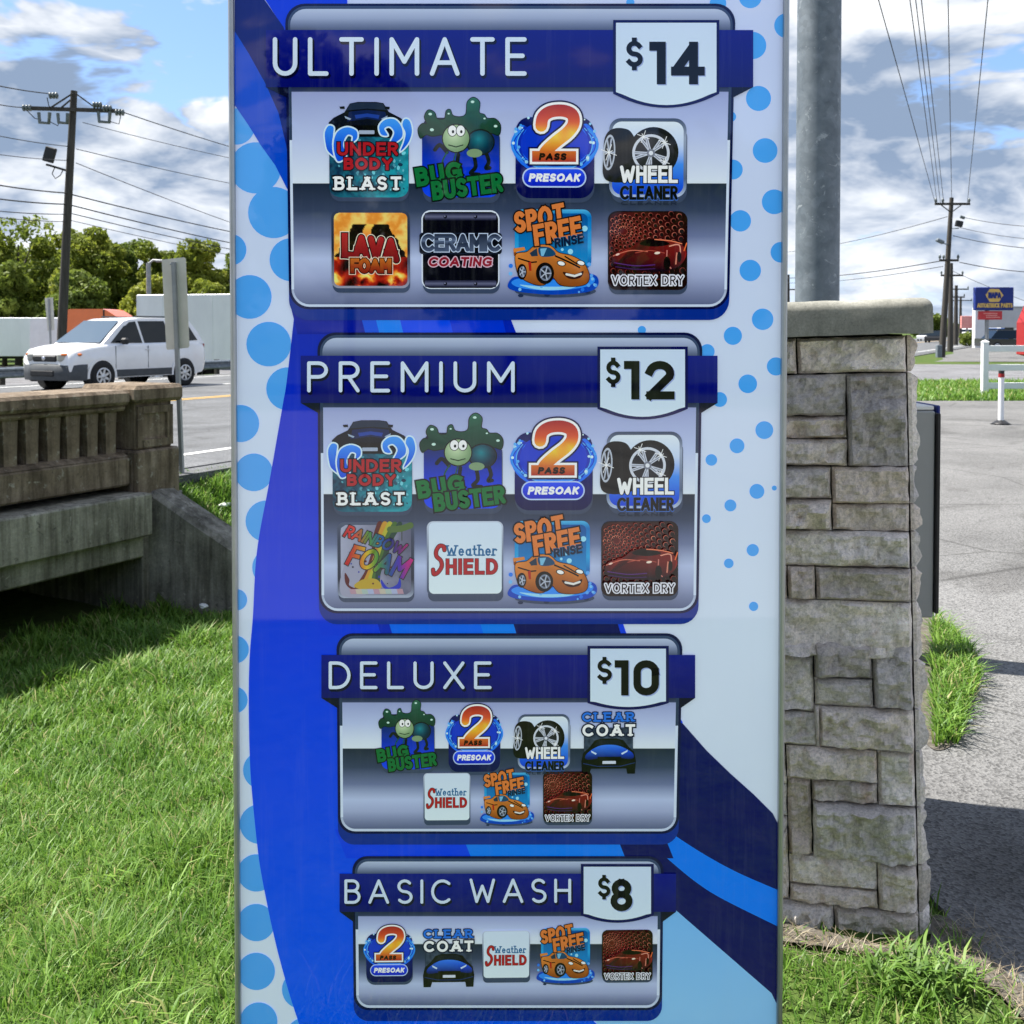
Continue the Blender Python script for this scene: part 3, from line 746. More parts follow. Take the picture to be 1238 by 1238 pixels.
def icon_bug():
    a = Art(); box = (818, 68, 1204, 522)
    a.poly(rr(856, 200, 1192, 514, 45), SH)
    a.vgrad(rr(852, 155, 1188, 490, 45), [(155, (14, 40, 66)), (260, (10, 48, 130)), (400, (4, 62, 205)), (490, (20, 76, 220))])
    G1, G0 = (22, 66, 54), (8, 28, 28)
    goo = [spline([(846, 240), (836, 205), (852, 182), (872, 180), (864, 150), (880, 124), (906, 134), (918, 160), (950, 160), (958, 128), (974, 122), (986, 146), (1020, 152), (1044, 138), (1050, 90), (1076, 70), (1102, 90), (1100, 132), (1122, 142), (1136, 158), (1170, 160), (1192, 186), (1186, 226), (1150, 220), (1110, 250), (1060, 226), (1010, 244), (950, 226), (900, 232), (870, 226)])]
    for p in goo: a.stroke(p, 7, G0, closed=True); a.poly(p, lambda x, y: cmix((46, 104, 84), G1, min(1, max(0, (y - 80) / 110 + .5 * fb(x, y, 2, .03)))))
    for x, y, r in ((888, 140, 8), (895, 206, 9), (968, 138, 5), (1072, 88, 8), (1172, 190, 8), (1124, 158, 5)): a.poly(ell(x, y, r, r * .7, 10), (186, 214, 204))
    K = (12, 26, 34)
    for p in ([(960, 300), (930, 270), (908, 290)], [(1010, 310), (1006, 352), (1020, 366)], [(1075, 300), (1085, 360), (1064, 388), (1100, 394)], [(1130, 300), (1142, 340), (1130, 366), (1146, 366)]): a.stroke(spline(p, False), 17, K)
    a.stroke(spline([(935, 366), (944, 330), (962, 300)], False), 7, (18, 84, 66)); a.stroke(spline([(985, 352), (994, 320), (1000, 300)], False), 6, (18, 84, 66))
    a.poly(ell(1106, 258, 63, 56), K); a.raster(ell(1106, 258, 57, 50), lambda x, y: cmix((36, 132, 142), (8, 46, 66), min(1, math.hypot(x - 1098, y - 244) / 58)), 20, 20)
    a.poly(ell(1080, 304, 34, 18), (126, 150, 118))
    a.poly(ell(1000, 242, 62, 62), K); a.raster(ell(1000, 242, 57, 57), lambda x, y: cmix((190, 206, 172), (122, 150, 112), min(1, math.hypot(x - 990, y - 226) / 66)), 16, 16)
    for x in (984, 1020): a.poly(ell(x, 210, 21, 25), K); a.poly(ell(x, 210, 18, 22), (228, 232, 238)); a.poly(ell(x + 3, 214, 5.5, 7), K)
    a.stroke([(968, 270), (1000, 278), (1030, 270)], 5, (40, 66, 44))
    outlined(a, 'BUG', 824, 352, 1024, 432, .25, (20, 112, 62), (6, 30, 26), .16, rot=-9, gap=.17, serif=False)
    outlined(a, 'BUSTER', 896, 405, 1200, 486, .23, (20, 112, 62), (6, 30, 26), .16, rot=-7, gap=.17)
    return a, box
def icon_presoak():
    a = Art(); box = (62, 88, 428, 504)
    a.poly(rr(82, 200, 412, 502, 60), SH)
    a.vgrad(rr(80, 150, 410, 484, 60), [(150, (8, 24, 96)), (300, (4, 20, 110)), (484, (2, 10, 78))])
    a.poly(ell(245, 262, 158, 104), (14, 62, 190))
    for k_, (rx, ry, w_, c) in enumerate(((164, 112, 34, (30, 112, 222)), (178, 98, 14, (52, 140, 234)), (150, 122, 14, (10, 50, 170)), (158, 108, 4, (96, 172, 242)), (172, 88, 4, (14, 60, 180)))):
        a.stroke([(245 + rx * math.cos(R(t)), 262 + ry * math.sin(R(t))) for t in range(-38, 221, 9)], w_, c)
    for i in range(46):
        t = R(-70 + 320 * hsh(i, 8)); x, y = 245 + (150 + 26 * hsh(i, 9)) * math.cos(t), 245 + (110 + 30 * hsh(i, 10)) * math.sin(t); r = 2 + 6 * hsh(i, 11)
        a.poly(ell(x, y, r, r, 9), cmix((60, 150, 240), (206, 226, 246), hsh(i, 12)))
    two = spline([(188, 186), (196, 150), (228, 128), (280, 124), (318, 140), (324, 176), (300, 212), (252, 250), (218, 280), (204, 296)], False, 5)
    foot = [(172, 312), (312, 312)]
    for w_, c in ((84, (20, 20, 70)), (70, (226, 226, 238))): a.stroke(two, w_, c, 'round'); a.stroke(foot, w_ * .92, c, 'square')
    st = [(100, (160, 40, 44)), (170, (206, 92, 52)), (222, (238, 196, 60)), (262, (222, 150, 54)), (335, (166, 52, 44))]
    a.stroke(two, 50, lambda x, y: ramp_c(st, y), 'round'); a.stroke(foot, 45, lambda x, y: ramp_c(st, y), 'square')
    a.text('PASS', 180, 298, 294, 328, .30, (26, 14, 16), slant=.18, gap=.12)
    a.poly(rr(108, 358, 378, 440, 41), (176, 192, 232)); a.vgrad(rr(114, 364, 372, 434, 35), [(364, (40, 84, 226)), (434, (14, 40, 180))])
    a.text('PRESOAK', 138, 382, 352, 416, .27, (228, 232, 244), slant=.2, gap=.12)
    return a, box
def icon_wheel():
    a = Art(); box = (435, 148, 798, 512)
    a.poly(rr(478, 180, 795, 502, 48), SH)
    a.vgrad(rr(470, 150, 792, 478, 48), [(150, (70, 82, 104)), (230, (150, 160, 180)), (400, (90, 104, 130)), (478, (180, 192, 214))])
    a.vgrad(rr(482, 164, 780, 466, 40), [(164, (208, 216, 230)), (260, (186, 200, 226)), (340, (70, 140, 220)), (466, (10, 72, 200))])
    K = (16, 17, 22)
    a.poly(spline([(446, 300), (452, 230), (480, 196), (530, 192), (566, 214), (600, 300), (590, 390), (540, 414), (470, 412), (444, 380)]), K)
    a.poly(ell(655, 290, 104, 104, 40), K); a.poly(ell(652, 292, 88, 88, 36), (34, 36, 42))
    a.poly(ell(644, 294, 78, 78, 40), (196, 200, 210)); a.poly(ell(644, 294, 67, 67, 40), (40, 42, 50))
    for i in range(5):
        t = R(90 + 72 * i + 10)
        for d in (-.16, .16):
            p = (644 + 12 * math.cos(t), 294 + 12 * math.sin(t)); q = (644 + 66 * math.cos(t + d), 294 + 66 * math.sin(t + d)); a.stroke([p, q], 12, (188, 192, 204), 'square'); a.stroke([p, q], 3, (110, 114, 128))
    a.poly(ell(644, 294, 17, 17), (120, 124, 138)); a.poly(ell(644, 294, 9, 9), (210, 212, 220))
    a.poly(ell(470, 292, 25, 74, 30, 4), (176, 182, 194)); a.poly(ell(470, 292, 19, 64, 30, 4), (36, 38, 46))
    for t in range(0, 360, 60): a.stroke([(470, 292), (470 + 18 * math.cos(R(t)), 292 + 64 * math.sin(R(t)))], 6, (170, 176, 190))
    for x, y, r in ((468, 292, 34), (612, 226, 26), (700, 250, 26), (700, 330, 22)):
        for t in (20, 110, 65, 155): a.stroke([(x - r * math.cos(R(t)) * (1 if t in (20, 110) else .5), y - r * math.sin(R(t)) * (1 if t in (20, 110) else .5)), (x + r * math.cos(R(t)) * (1 if t in (20, 110) else .5), y + r * math.sin(R(t)) * (1 if t in (20, 110) else .5))], 2.6, (232, 236, 244))
    outlined(a, 'WHEEL', 517, 346, 754, 418, .19, (226, 232, 244), (14, 22, 40), .10, gap=.17)
    a.text('CLEANER', 517, 430, 754, 490, .20, (70, 110, 180), draw=.26, gap=.16); a.text('CLEANER', 517, 430, 754, 488, .20, (10, 11, 16), gap=.16)
    a.text('CLEANER', 517, 494, 754, 510, .25, (40, 50, 70), gap=.10)
    return a, box
def icon_lava():
    a = Art(); box = (440, 124, 786, 488)
    a.poly(rr(446, 150, 786, 488, 32), SH); a.vgrad(rr(441, 126, 784, 468, 32), [(126, (60, 70, 92)), (300, (40, 44, 60)), (468, (150, 150, 166))])
    def lc(x, y):
        n = fb(x, y, 4, .018); m = math.sin(x * .05 + 5 * n + y * .03)
        if y < 330:
            c = cmix((214, 140, 56), (240, 196, 112), .5 + .5 * m)
            ed = 70 + (y - 185) * .62 + 30 * n
            if y > 188 and abs(x - 612) < ed:
                c = cmix((22, 16, 14), (90, 56, 30), max(0, fb(x, y, 3, .05)))
                if abs(x - 612 - 16 * math.sin(y * .05)) < 17: c = cmix((240, 190, 90), (196, 90, 40), min(1, (y - 190) / 90))
            return c
        v = math.sin((x + 40 * n) * .045) + math.cos((y - 60 * n) * .06)
        return ramp_c([(-1.6, (20, 8, 8)), (-.5, (120, 22, 18)), (.5, (178, 48, 28)), (1.1, (226, 140, 50)), (1.8, (240, 214, 120))], v + 1.2 * n)
    a.raster(rr(452, 137, 774, 458, 24), lc, 80, 80)
    sl = lambda x, y: (x, y + (x - 480) * .10)
    for w_, c in ((.40, (232, 214, 196)), (.34, (40, 12, 14))): a.text('LAVA', 492, 226, 732, 330, .22, c, draw=w_, gap=.08, xf=sl)
    a.text('LAVA', 492, 226, 732, 330, .22, lambda x, y: ramp_c([(226, (176, 50, 50)), (350, (120, 24, 30))], y), draw=.25, gap=.08, xf=sl)
    for w_, c in ((.52, (224, 200, 180)), (.42, (40, 14, 12))): a.text('FOAM', 528, 340, 700, 400, .20, c, draw=w_, gap=.10)
    a.text('FOAM', 528, 340, 700, 400, .20, lambda x, y: ramp_c([(340, (186, 110, 44)), (400, (130, 36, 26))], y), draw=.28, gap=.10)
    return a, box
def icon_ceramic():
    a = Art(); box = (826, 124, 1188, 490)
    a.poly(rr(842, 150, 1178, 490, 38), SH); a.poly(rr(836, 126, 1177, 470, 40), (206, 212, 226)); a.poly(rr(842, 133, 1171, 466, 34), (8, 9, 24))
    for y0, y1 in ((138, 170), (432, 462)):
        a.vgrad(rr(850, y0, 1163, y1, 6, 3), [(y0, (40, 42, 64)), ((y0 + y1) / 2, (104, 106, 132)), (y1, (32, 34, 54))])
        for x in (940, 1072): a.poly(ell(x, (y0 + y1) / 2, 8, 8, 12), (18, 18, 30)); a.poly(ell(x - 2, (y0 + y1) / 2 - 2, 4, 4, 10), (120, 122, 146))
    a.poly(rr(827, 224, 1187, 318, 14, 4), (28, 38, 56)); a.poly(rr(832, 229, 1182, 313, 12, 4), (12, 16, 28))
    a.text('CERAMIC', 838, 230, 1178, 306, .22, (186, 198, 218), draw=.34, gap=.10)
    a.text('CERAMIC', 838, 230, 1178, 306, .22, lambda x, y: ramp_c([(230, (30, 40, 60)), (262, (110, 124, 150)), (270, (40, 50, 70)), (306, (84, 96, 120))], y), draw=.24, gap=.10)
    outlined(a, 'COATING', 868, 330, 1144, 372, .24, (142, 34, 52), (206, 176, 190), .20, slant=.15, gap=.12)
    return a, box
def icon_spot():
    a = Art(); box = (48, 506, 432, 888)
    a.poly(ell(250, 858, 170, 26), SH)
    for x, y in ((105, 876), (215, 874), (385, 862)): a.poly(ell(x, y, 12, 7, 10), (40, 54, 84))
    a.vgrad(rr(80, 528, 400, 770, 34), [(528, (90, 176, 214)), (560, (10, 116, 180)), (680, (40, 156, 206)), (770, (8, 90, 160))])
    a.vgrad(rr(96, 544, 384, 765, 24), [(544, (0, 88, 150)), (765, (26, 140, 196))])
    a.poly(spline([(52, 828), (80, 800), (150, 806), (300, 800), (380, 786), (424, 800), (426, 838), (380, 862), (250, 872), (120, 864), (60, 850)]), (8, 74, 176))
    a.poly(spline([(66, 824), (110, 806), (250, 812), (390, 798), (414, 818), (370, 842), (240, 856), (110, 846)]), (54, 138, 226))
    a.poly(spline([(100, 832), (200, 840), (330, 838), (360, 830), (300, 850), (180, 852)]), (150, 200, 246))
    for i in range(22):
        x, y = 62 + 360 * hsh(i, 31), 745 + 120 * hsh(i, 32); r = 3 + 8 * hsh(i, 33)
        if 110 < x < 372 and y < 830: continue
        a.poly(ell(x, y, r, r, 9), cmix((30, 110, 210), (150, 204, 246), hsh(i, 34)))
    for x, y, r in ((312, 698, 11), (372, 605, 12), (352, 575, 8), (278, 690, 6), (300, 668, 7)): a.poly(ell(x, y, r, r, 12), (150, 206, 234))
    O1, O2, K = (206, 132, 62), (140, 78, 30), (22, 16, 16)
    a.stroke([(80, 690), (82, 712), (110, 706)], 12, O2); a.poly([(74, 686), (120, 680), (124, 692), (76, 702)], O1)
    body = spline([(84, 712), (130, 700), (168, 674), (226, 674), (262, 702), (318, 716), (366, 744), (390, 790), (380, 826), (330, 838), (270, 832), (236, 800), (206, 830), (170, 832), (120, 812), (92, 782)])
    a.stroke(body, 6, K, closed=True); a.poly(body, lambda x, y: cmix(O1, O2, min(1, max(0, (y - 690) / 150 + .25 * math.sin(x * .05)))))
    a.poly(spline([(180, 682), (226, 682), (250, 712), (190, 718)]), (30, 78, 110)); a.poly([(186, 686), (214, 684), (200, 716), (190, 716)], (120, 176, 204))
    a.poly([(142, 704), (172, 684), (176, 716), (150, 718)], (36, 60, 80))
    a.stroke([(96, 726), (150, 742), (170, 740)], 6, K); a.stroke([(250, 716), (310, 742), (350, 762)], 7, K); a.stroke([(290, 718), (340, 748)], 6, K)
    a.poly([(136, 742), (148, 738), (150, 776), (140, 776)], (168, 40, 30))
    for x, y, rx, ry in ((206, 786, 38, 44), (110, 780, 20, 32)):
        a.poly(ell(x, y, rx, ry), K); a.poly(ell(x + 2, y, rx * .66, ry * .7), (120, 128, 146)); a.poly(ell(x + 2, y, rx * .5, ry * .52), (40, 44, 56))
        for t in range(0, 360, 72): a.stroke([(x + 2, y), (x + 2 + rx * .6 * math.cos(R(t)), y + ry * .62 * math.sin(R(t)))], 5, (170, 176, 190))
    for x, y in ((274, 746), (356, 744)): a.poly(ell(x, y, 19, 11, 14, 14), K); a.poly(ell(x, y, 15, 8, 14, 14), (226, 226, 222))
    a.poly(spline([(282, 780), (330, 790), (366, 776), (356, 802), (320, 810), (294, 800)]), (60, 22, 22)); a.stroke([(296, 790), (330, 797), (356, 788)], 9, (214, 212, 208))
    for t_, b_ in (('SPOT', (80, 520, 286, 606)), ('FREE', (160, 572, 356, 658))): outlined(a, t_, *b_, .22, (206, 124, 66), (26, 16, 14), .13, rot=-11, slant=.08, gap=.20)
    outlined(a, 'RINSE', 246, 636, 366, 674, .22, (18, 34, 62), (34, 110, 150), .10, rot=-10, slant=.1, gap=.12)
    return a, box
def icon_vortex():
    a = Art(); box = (448, 526, 778, 868)
    a.poly(rr(454, 560, 776, 868, 36), SH); a.poly(rr(450, 528, 776, 850, 36), (34, 12, 14))
    a.raster(rr(455, 533, 771, 845, 32), lambda x, y: cmix((116, 34, 34), (30, 8, 10), min(1, max(0, math.hypot(x - 560, y - 640) / 230 + .25 * fb(x, y, 2, .02)))), 30, 30)
    for ring in range(13):                                   # perforations fanning out from one point
        rad = 20 + ring * 14 + ring * ring * .75; nc = 14 + ring * 3; sz = 4.2 + ring * .62
        for k_ in range(nc):
            t = 2 * math.pi * (k_ + .5 * (ring % 2)) / nc; x, y = 515 + rad * math.cos(t), 612 + rad * .92 * math.sin(t)
            if not (462 < x < 764 and 540 < y < 838) or (x < 478 and y < 556) or (x > 748 and y < 556): continue
            gl = .35 + .65 * hsh(ring, k_); a.poly(ell(x - 1, y - 1, sz + 1.6, sz + 1.4, 7), cmix((110, 40, 38), (222, 140, 116), gl * max(.1, 1 - abs(y - 600) / 220))); a.poly(ell(x, y, sz, sz, 7), (24, 8, 10))
    car = spline([(462, 730), (480, 700), (540, 680), (576, 652), (630, 640), (690, 648), (740, 660), (768, 690), (760, 730), (720, 766), (650, 776), (560, 772), (480, 758)])
    a.poly(car, lambda x, y: ramp_c([(640, (70, 18, 20)), (690, (164, 42, 36)), (730, (84, 16, 28)), (778, (16, 6, 24))], y + 20 * math.sin(x * .03)))
    a.poly(spline([(578, 664), (612, 644), (668, 648), (700, 664), (640, 674)]), (18, 8, 12))
    for p, w_, c in (([(470, 712), (540, 690), (610, 694)], 4, (196, 110, 90)), ([(560, 700), (620, 690), (680, 700)], 3, (170, 80, 66)), ([(700, 672), (740, 668), (744, 720)], 5, (214, 150, 130)), ([(690, 690), (690, 740), (706, 762)], 5, (190, 120, 110)),
                     ([(476, 740), (560, 752), (640, 748)], 4, (92, 50, 120)), ([(730, 700), (726, 744)], 6, (200, 130, 110)), ([(480, 756), (560, 766), (640, 764)], 4, (70, 34, 90)), ([(760, 690), (770, 660)], 5, (220, 110, 60)), ([(640, 645), (700, 650), (750, 662)], 4, (226, 130, 96))): a.stroke(spline(p, False), w_, c)
    a.poly(ell(650, 700, 12, 5, 12, -8), (236, 206, 190)); a.poly(ell(488, 706, 9, 4, 12, -20), (226, 190, 176))
    a.poly(ell(690, 742, 14, 28), (16, 8, 12)); a.poly(ell(740, 716, 9, 22), (16, 8, 12))
    a.text('VORTEX DRY', 464, 790, 758, 832, .20, (20, 10, 14), draw=.52, gap=.16); a.text('VORTEX DRY', 464, 790, 758, 832, .20, (214, 214, 224), draw=.36, gap=.16); a.text('VORTEX DRY', 464, 790, 758, 832, .20, (36, 22, 30), draw=.12, gap=.16)
    return a, box
def icon_rainbow():
    a = Art(); box = (466, 545, 806, 900)
    a.poly(rr(472, 575, 806, 900, 30), SH); a.vgrad(rr(468, 547, 804, 882, 30), [(547, (84, 94, 116)), (620, (60, 70, 92)), (800, (40, 48, 66)), (882, (160, 168, 186))])
    a.raster(rr(482, 560, 792, 868, 22), lambda x, y: cmix(cmix((160, 162, 182), (96, 98, 120), (x - 480) / 310), (176, 172, 190), max(0, fb(x, y, 3, .012))), 24, 24)
    a.poly(spline([(486, 868), (490, 760), (560, 660), (650, 600), (640, 700), (600, 780), (590, 868)]), (150, 150, 170))
    for i, c in enumerate([(96, 40, 36), (186, 140, 48), (170, 166, 54), (70, 104, 46), (34, 70, 56)]):
        a.stroke(spline([(655 + i * 22, 556), (636 + i * 17, 620), (628 + i * 13, 690), (600 + i * 12, 770), (556 + i * 22, 838)], False), 26 - i, c)
    a.stroke(spline([(700, 580), (750, 576), (790, 562)], False), 28, (86, 110, 60)); a.stroke([(752, 590), (752, 628)], 4, (60, 70, 50))
    a.poly(spline([(500, 770), (520, 800), (520, 826), (560, 838), (590, 800), (606, 836), (540, 846), (504, 820)]), (88, 24, 30))
    a.poly(spline([(540, 830), (580, 800), (640, 800), (660, 838), (600, 850)]), (176, 150, 48)); a.poly(spline([(660, 800), (690, 836), (730, 822), (742, 790), (744, 838), (690, 846), (664, 830)]), (24, 48, 170))
    for i in range(14): a.poly(ell(490 + 290 * hsh(i, 51), 720 + 120 * hsh(i, 52), 3 + 3 * hsh(i, 53), None, 8), [(90, 26, 34), (40, 52, 150), (60, 60, 80)][i % 3])
    for i in range(9): a.poly([(520 + i * 26, 842), (546 + i * 26, 842), (552 + i * 26, 864), (526 + i * 26, 864)], cmix([(170, 110, 120), (186, 170, 130), (150, 176, 150), (150, 160, 196)][i % 4], (170, 172, 190), .45))
    rb = [(490, (168, 20, 36)), (550, (206, 70, 60)), (600, (90, 140, 50)), (660, (16, 96, 150)), (700, (14, 34, 120)), (770, (150, 24, 110))]
    for t_, b_, r_ in (('RAINBOW', (500, 600, 772, 654), 18), ('FOAM', (520, 676, 782, 768), 14)):
        a.text(t_, *b_, .16, (36, 34, 40), draw=.32 if t_ == 'RAINBOW' else .26, rot=r_, slant=.25, gap=.12); a.text(t_, *b_, .16, lambda x, y: ramp_c(rb if t_ == 'RAINBOW' else [(520, (176, 24, 30)), (600, (196, 170, 30)), (660, (30, 120, 60)), (720, (20, 50, 170)), (780, (180, 24, 120))], x), draw=.18, rot=r_, slant=.25, gap=.12)
    return a, box
def icon_weather():
    a = Art(); box = (860, 543, 1198, 898)
    a.poly(rr(866, 572, 1196, 898, 28), SH); a.vgrad(rr(861, 545, 1196, 874, 28), [(545, (186, 194, 210)), (700, (120, 130, 150)), (874, (70, 82, 104))])
    a.vgrad(rr(870, 551, 1189, 865, 22), [(551, (196, 208, 230)), (865, (206, 218, 238))])
    B, RD = (34, 104, 148), (168, 36, 46)
    a.text('Weather', 946, 650, 1168, 698, .14, B, draw=.16, gap=.20, serif=True)
    ss = spline([(938, 672), (934, 656), (916, 654), (902, 676), (904, 700), (922, 718), (926, 744), (910, 770), (892, 778), (888, 758)], False, 6)
    a.stroke(ss, 20, (54, 16, 30)); a.stroke(ss, 15, RD)
    outlined(a, 'HIELD', 946, 710, 1170, 780, .21, RD, (54, 16, 30), .05, gap=.22)
    return a, box
def icon_clear():
    a = Art(); box = (358, 416, 594, 690)
    a.poly(rr(374, 520, 580, 640, 4, 2), (40, 52, 72)); a.raster([(376, 490), (580, 490), (580, 590), (376, 590)], lambda x, y: cmix((90, 104, 124), (26, 36, 54), min(1, max(0, .5 + fb(x, y, 3, .04)))), 20, 12)
    K = (12, 14, 22)
    a.poly([(366, 684), (364, 630), (372, 596), (398, 572), (420, 544), (450, 536), (510, 536), (540, 544), (562, 572), (584, 592), (592, 630), (588, 684), (556, 684), (552, 662), (404, 662), (398, 684)], K)
    a.poly([(416, 566), (436, 542), (520, 542), (544, 566), (480, 560)], (24, 30, 44))
    a.poly(spline([(384, 602), (430, 570), (480, 562), (530, 570), (578, 598), (572, 622), (480, 612), (392, 624)]), lambda x, y: ramp_c([(562, (66, 128, 220)), (590, (20, 76, 196)), (626, (8, 26, 84))], y))
    a.poly([(404, 586), (428, 598), (424, 604), (406, 594)], (190, 206, 226)); a.poly([(558, 584), (530, 598), (534, 604), (556, 592)], (190, 206, 226))
    a.poly([(430, 612), (532, 612), (522, 650), (440, 650)], (6, 8, 14)); a.poly(rr(452, 630, 508, 642, 2, 2), (196, 202, 214))
    a.stroke([(372, 640), (430, 652), (530, 652), (586, 638)], 3, (40, 60, 110))
    outlined(a, 'CLEAR', 366, 426, 584, 466, .22, (44, 116, 206), (16, 34, 74), .20, gap=.26, serif=True)
    outlined(a, 'COAT', 368, 476, 588, 526, .22, (224, 230, 242), (16, 30, 62), .24, gap=.28, serif=True)
    return a, box
for nm, fn in (('underbody', icon_underbody), ('bug', icon_bug), ('presoak', icon_presoak), ('wheel', icon_wheel), ('lava', icon_lava), ('ceramic', icon_ceramic), ('spot', icon_spot), ('vortex', icon_vortex), ('rainbow', icon_rainbow), ('weather', icon_weather), ('clear', icon_clear)):
    a, box = fn(); o = a.build(nm, None, box, px=False); ICON[nm] = o.data; bpy.data.objects.remove(o)
INAME = dict(underbody='underbody_blast_icon', bug='bug_buster_icon', presoak='two_pass_presoak_icon', wheel='wheel_cleaner_icon', lava='lava_foam_icon', ceramic='ceramic_coating_icon', spot='spot_free_rinse_icon', vortex='vortex_dry_icon', rainbow='rainbow_foam_icon', weather='weather_shield_icon', clear='clear_coat_icon')

ZP = 3.2e-3                                                  # panels sit proud of the face print
def panel(label, tl, tr, brr, bl, r, bar, split, tagb, title, price, icons):
    x0, y0 = tl; x1 = tr[0]; y1 = brr[1]
    def warp(p):
        v = (p[1] - y0) / (y1 - y0); u = (p[0] - x0) / (x1 - x0)
        xl = tl[0] + (bl[0] - tl[0]) * v; xr = tr[0] + (brr[0] - tr[0]) * v
        return (xl + (xr - xl) * u, p[1])
    W = lambda pts: [warp(p) for p in pts]
    a = Art()
    a.poly(W(rr(x0, y0 + 30, x1, y1 + 13, r)), (10, 50, 138))
    a.poly(W(rr(x0, y0, x1, y1, r)), (6, 16, 70))
    a.vgrad(W(rr(x0 + 3.2, y0 + 3, x1 - 3.2, y1 - 3, r - 2)), [(y0, (60, 76, 108)), (y0 + 60, (56, 70, 104)), (y1 - 30, (150, 160, 186)), (y1, (196, 206, 224))])
    h = y1 - split
    a.vgrad(W(rr(x0 + 6, y0 + 6.5, x1 - 6, y1 - 6, r - 5)), [(y0 + 6, (176, 186, 208)), ((y0 + bar[2]) / 2 + 2, (150, 160, 186)), (bar[2], (84, 94, 122)), (bar[3], (40, 50, 80)), (bar[3] + 5, (58, 68, 98)), (bar[3] + 6, (150, 158, 196)), ((bar[3] + split) / 2, (176, 186, 216)), (split - 8, (202, 210, 232)), (split - .5, (206, 214, 234)),
        (split + .5, (38, 50, 68)), (split + h * .22, (62, 74, 98)), (split + h * .42, (112, 122, 154)), (split + h * .60, (176, 186, 214)), (split + h * .74, (158, 166, 196)), (y1 - 8, (104, 112, 142)), (y1 - 6, (96, 104, 134))])
    for xx, sg in ((x0, 1), (x1, -1)):
        a.poly(W([(xx + sg * 3.4, bar[3]), (xx + sg * 6.5, bar[3]), (xx + sg * 6.5, bar[3] + (split - bar[3]) * .55), (xx + sg * 3.4, bar[3] + (split - bar[3]) * .55)]), (50, 66, 92))
        a.poly(W([(xx + sg * 3.4, bar[3] + (split - bar[3]) * .55), (xx + sg * 6.5, bar[3] + (split - bar[3]) * .55), (xx + sg * 6.5, y1 - r), (xx + sg * 3.4, y1 - r)]), (196, 206, 224))
    pn = a.build('menu_panel', sign, zoff=ZP); pn['label'] = label
    b = Art(); b.z = 30 * EPS
    bx0, bx1, by0, by1 = bar
    b.poly([(bx0, by1), (warp((x0, by1))[0] + 2, by1), (warp((x0, by1))[0] + 2, by1 + 13)], (4, 10, 48)); b.poly([(bx1, by1), (warp((x1, by1))[0] - 2, by1), (warp((x1, by1))[0] - 2, by1 + 13)], (4, 10, 48))
    b.vgrad([(bx0, by0), (bx1, by0), (bx1, by1), (bx0, by1)], [(by0, (4, 22, 128)), ((by0 + by1) / 2, (2, 16, 118)), (by1, (2, 12, 104))])
    tb = b.build('title_bar', pn, zoff=ZP)
    for (tx0, ty0, tx1, ty1, txt) in title:
      l = Art(); l.z = 36 * EPS
      l.text(txt, tx0 + 1.5, ty0 + 2.5, tx1 + 1.5, ty1 + 2.5, .105, (2, 4, 50), draw=.16, cap='round', gap=.36)
      l.text(txt, tx0, ty0, tx1, ty1, .105, (196, 208, 236), draw=.118, cap='round', gap=.36)
      l.build('title_lettering', pn, zoff=ZP)
    g = Art(); g.z = 60 * EPS
    ax0, ax1, ay0, ays, ayb = tagb
    def shield(k_):
        xm = (ax0 + ax1) / 2; hw = (ax1 - ax0) / 2 - k_
        return [(xm - hw, ay0 + k_), (xm + hw, ay0 + k_), (xm + hw, ays - k_ * .6)] + [(xm + hw * (1 - 2 * i / 14), ays + (ayb - ays) * (1 - (1 - 2 * i / 14) ** 2) - k_ * (.6 if i in (0, 14) else 1)) for i in range(1, 14)] + [(xm - hw, ays - k_ * .6)]
    g.poly(shield(0), (8, 14, 84)); g.vgrad(shield(3.4), [(ay0, (190, 204, 230)), (ayb, (198, 212, 238))])
    dx0, dy0, dx1, dy1, px0, py0, px1, py1 = price[1]
    for o_, c_ in ((1.2, (150, 164, 200)), (0, (14, 16, 26))):
        g.text('$', dx0 + o_, dy0 + o_, dx1 + o_, dy1 + o_, .16, c_, draw=.15)
        g.text(price[0], px0 + o_, py0 + o_, px1 + o_, py1 + o_, .22, c_, gap=.16, draw=.21)
    g.build('price_tag', pn, zoff=ZP)
    for nm, ix0, iy0, ix1, iy1 in icons:
        o = mesh_obj(INAME[nm], ICON[nm], None, pn)
        xm, ym = (ix0 + ix1) / 2, (iy0 + iy1) / 2
        l_, _ = S(ix0, ym); r_, _ = S(ix1, ym); _, t_ = S(xm, iy0); _, b_ = S(xm, iy1)
        o.location = (float(l_), -ZP - 70 * EPS, float(t_)); o.scale = (float(r_ - l_), 1.0, float(t_ - b_))
    return pn
panel('silver ULTIMATE panel priced at $14', (345, 5), (889, 5), (881, 374), (350, 374), 24, (322, 910, 37, 106), 222, (741, 869, 25, 114, 131), [(331, 46, 636, 92, 'ULTIMATE')], ('14', (757, 46, 776, 86, 785, 51, 851, 103)),
      [('underbody', 393, 123, 499, 244), ('bug', 501, 118, 608, 248), ('presoak', 618, 124, 723, 246), ('wheel', 726, 143, 831, 249), ('lava', 401, 254, 496, 354), ('ceramic', 507, 254, 607, 355), ('spot', 613, 247, 724, 361), ('vortex', 734, 255, 831, 356)])
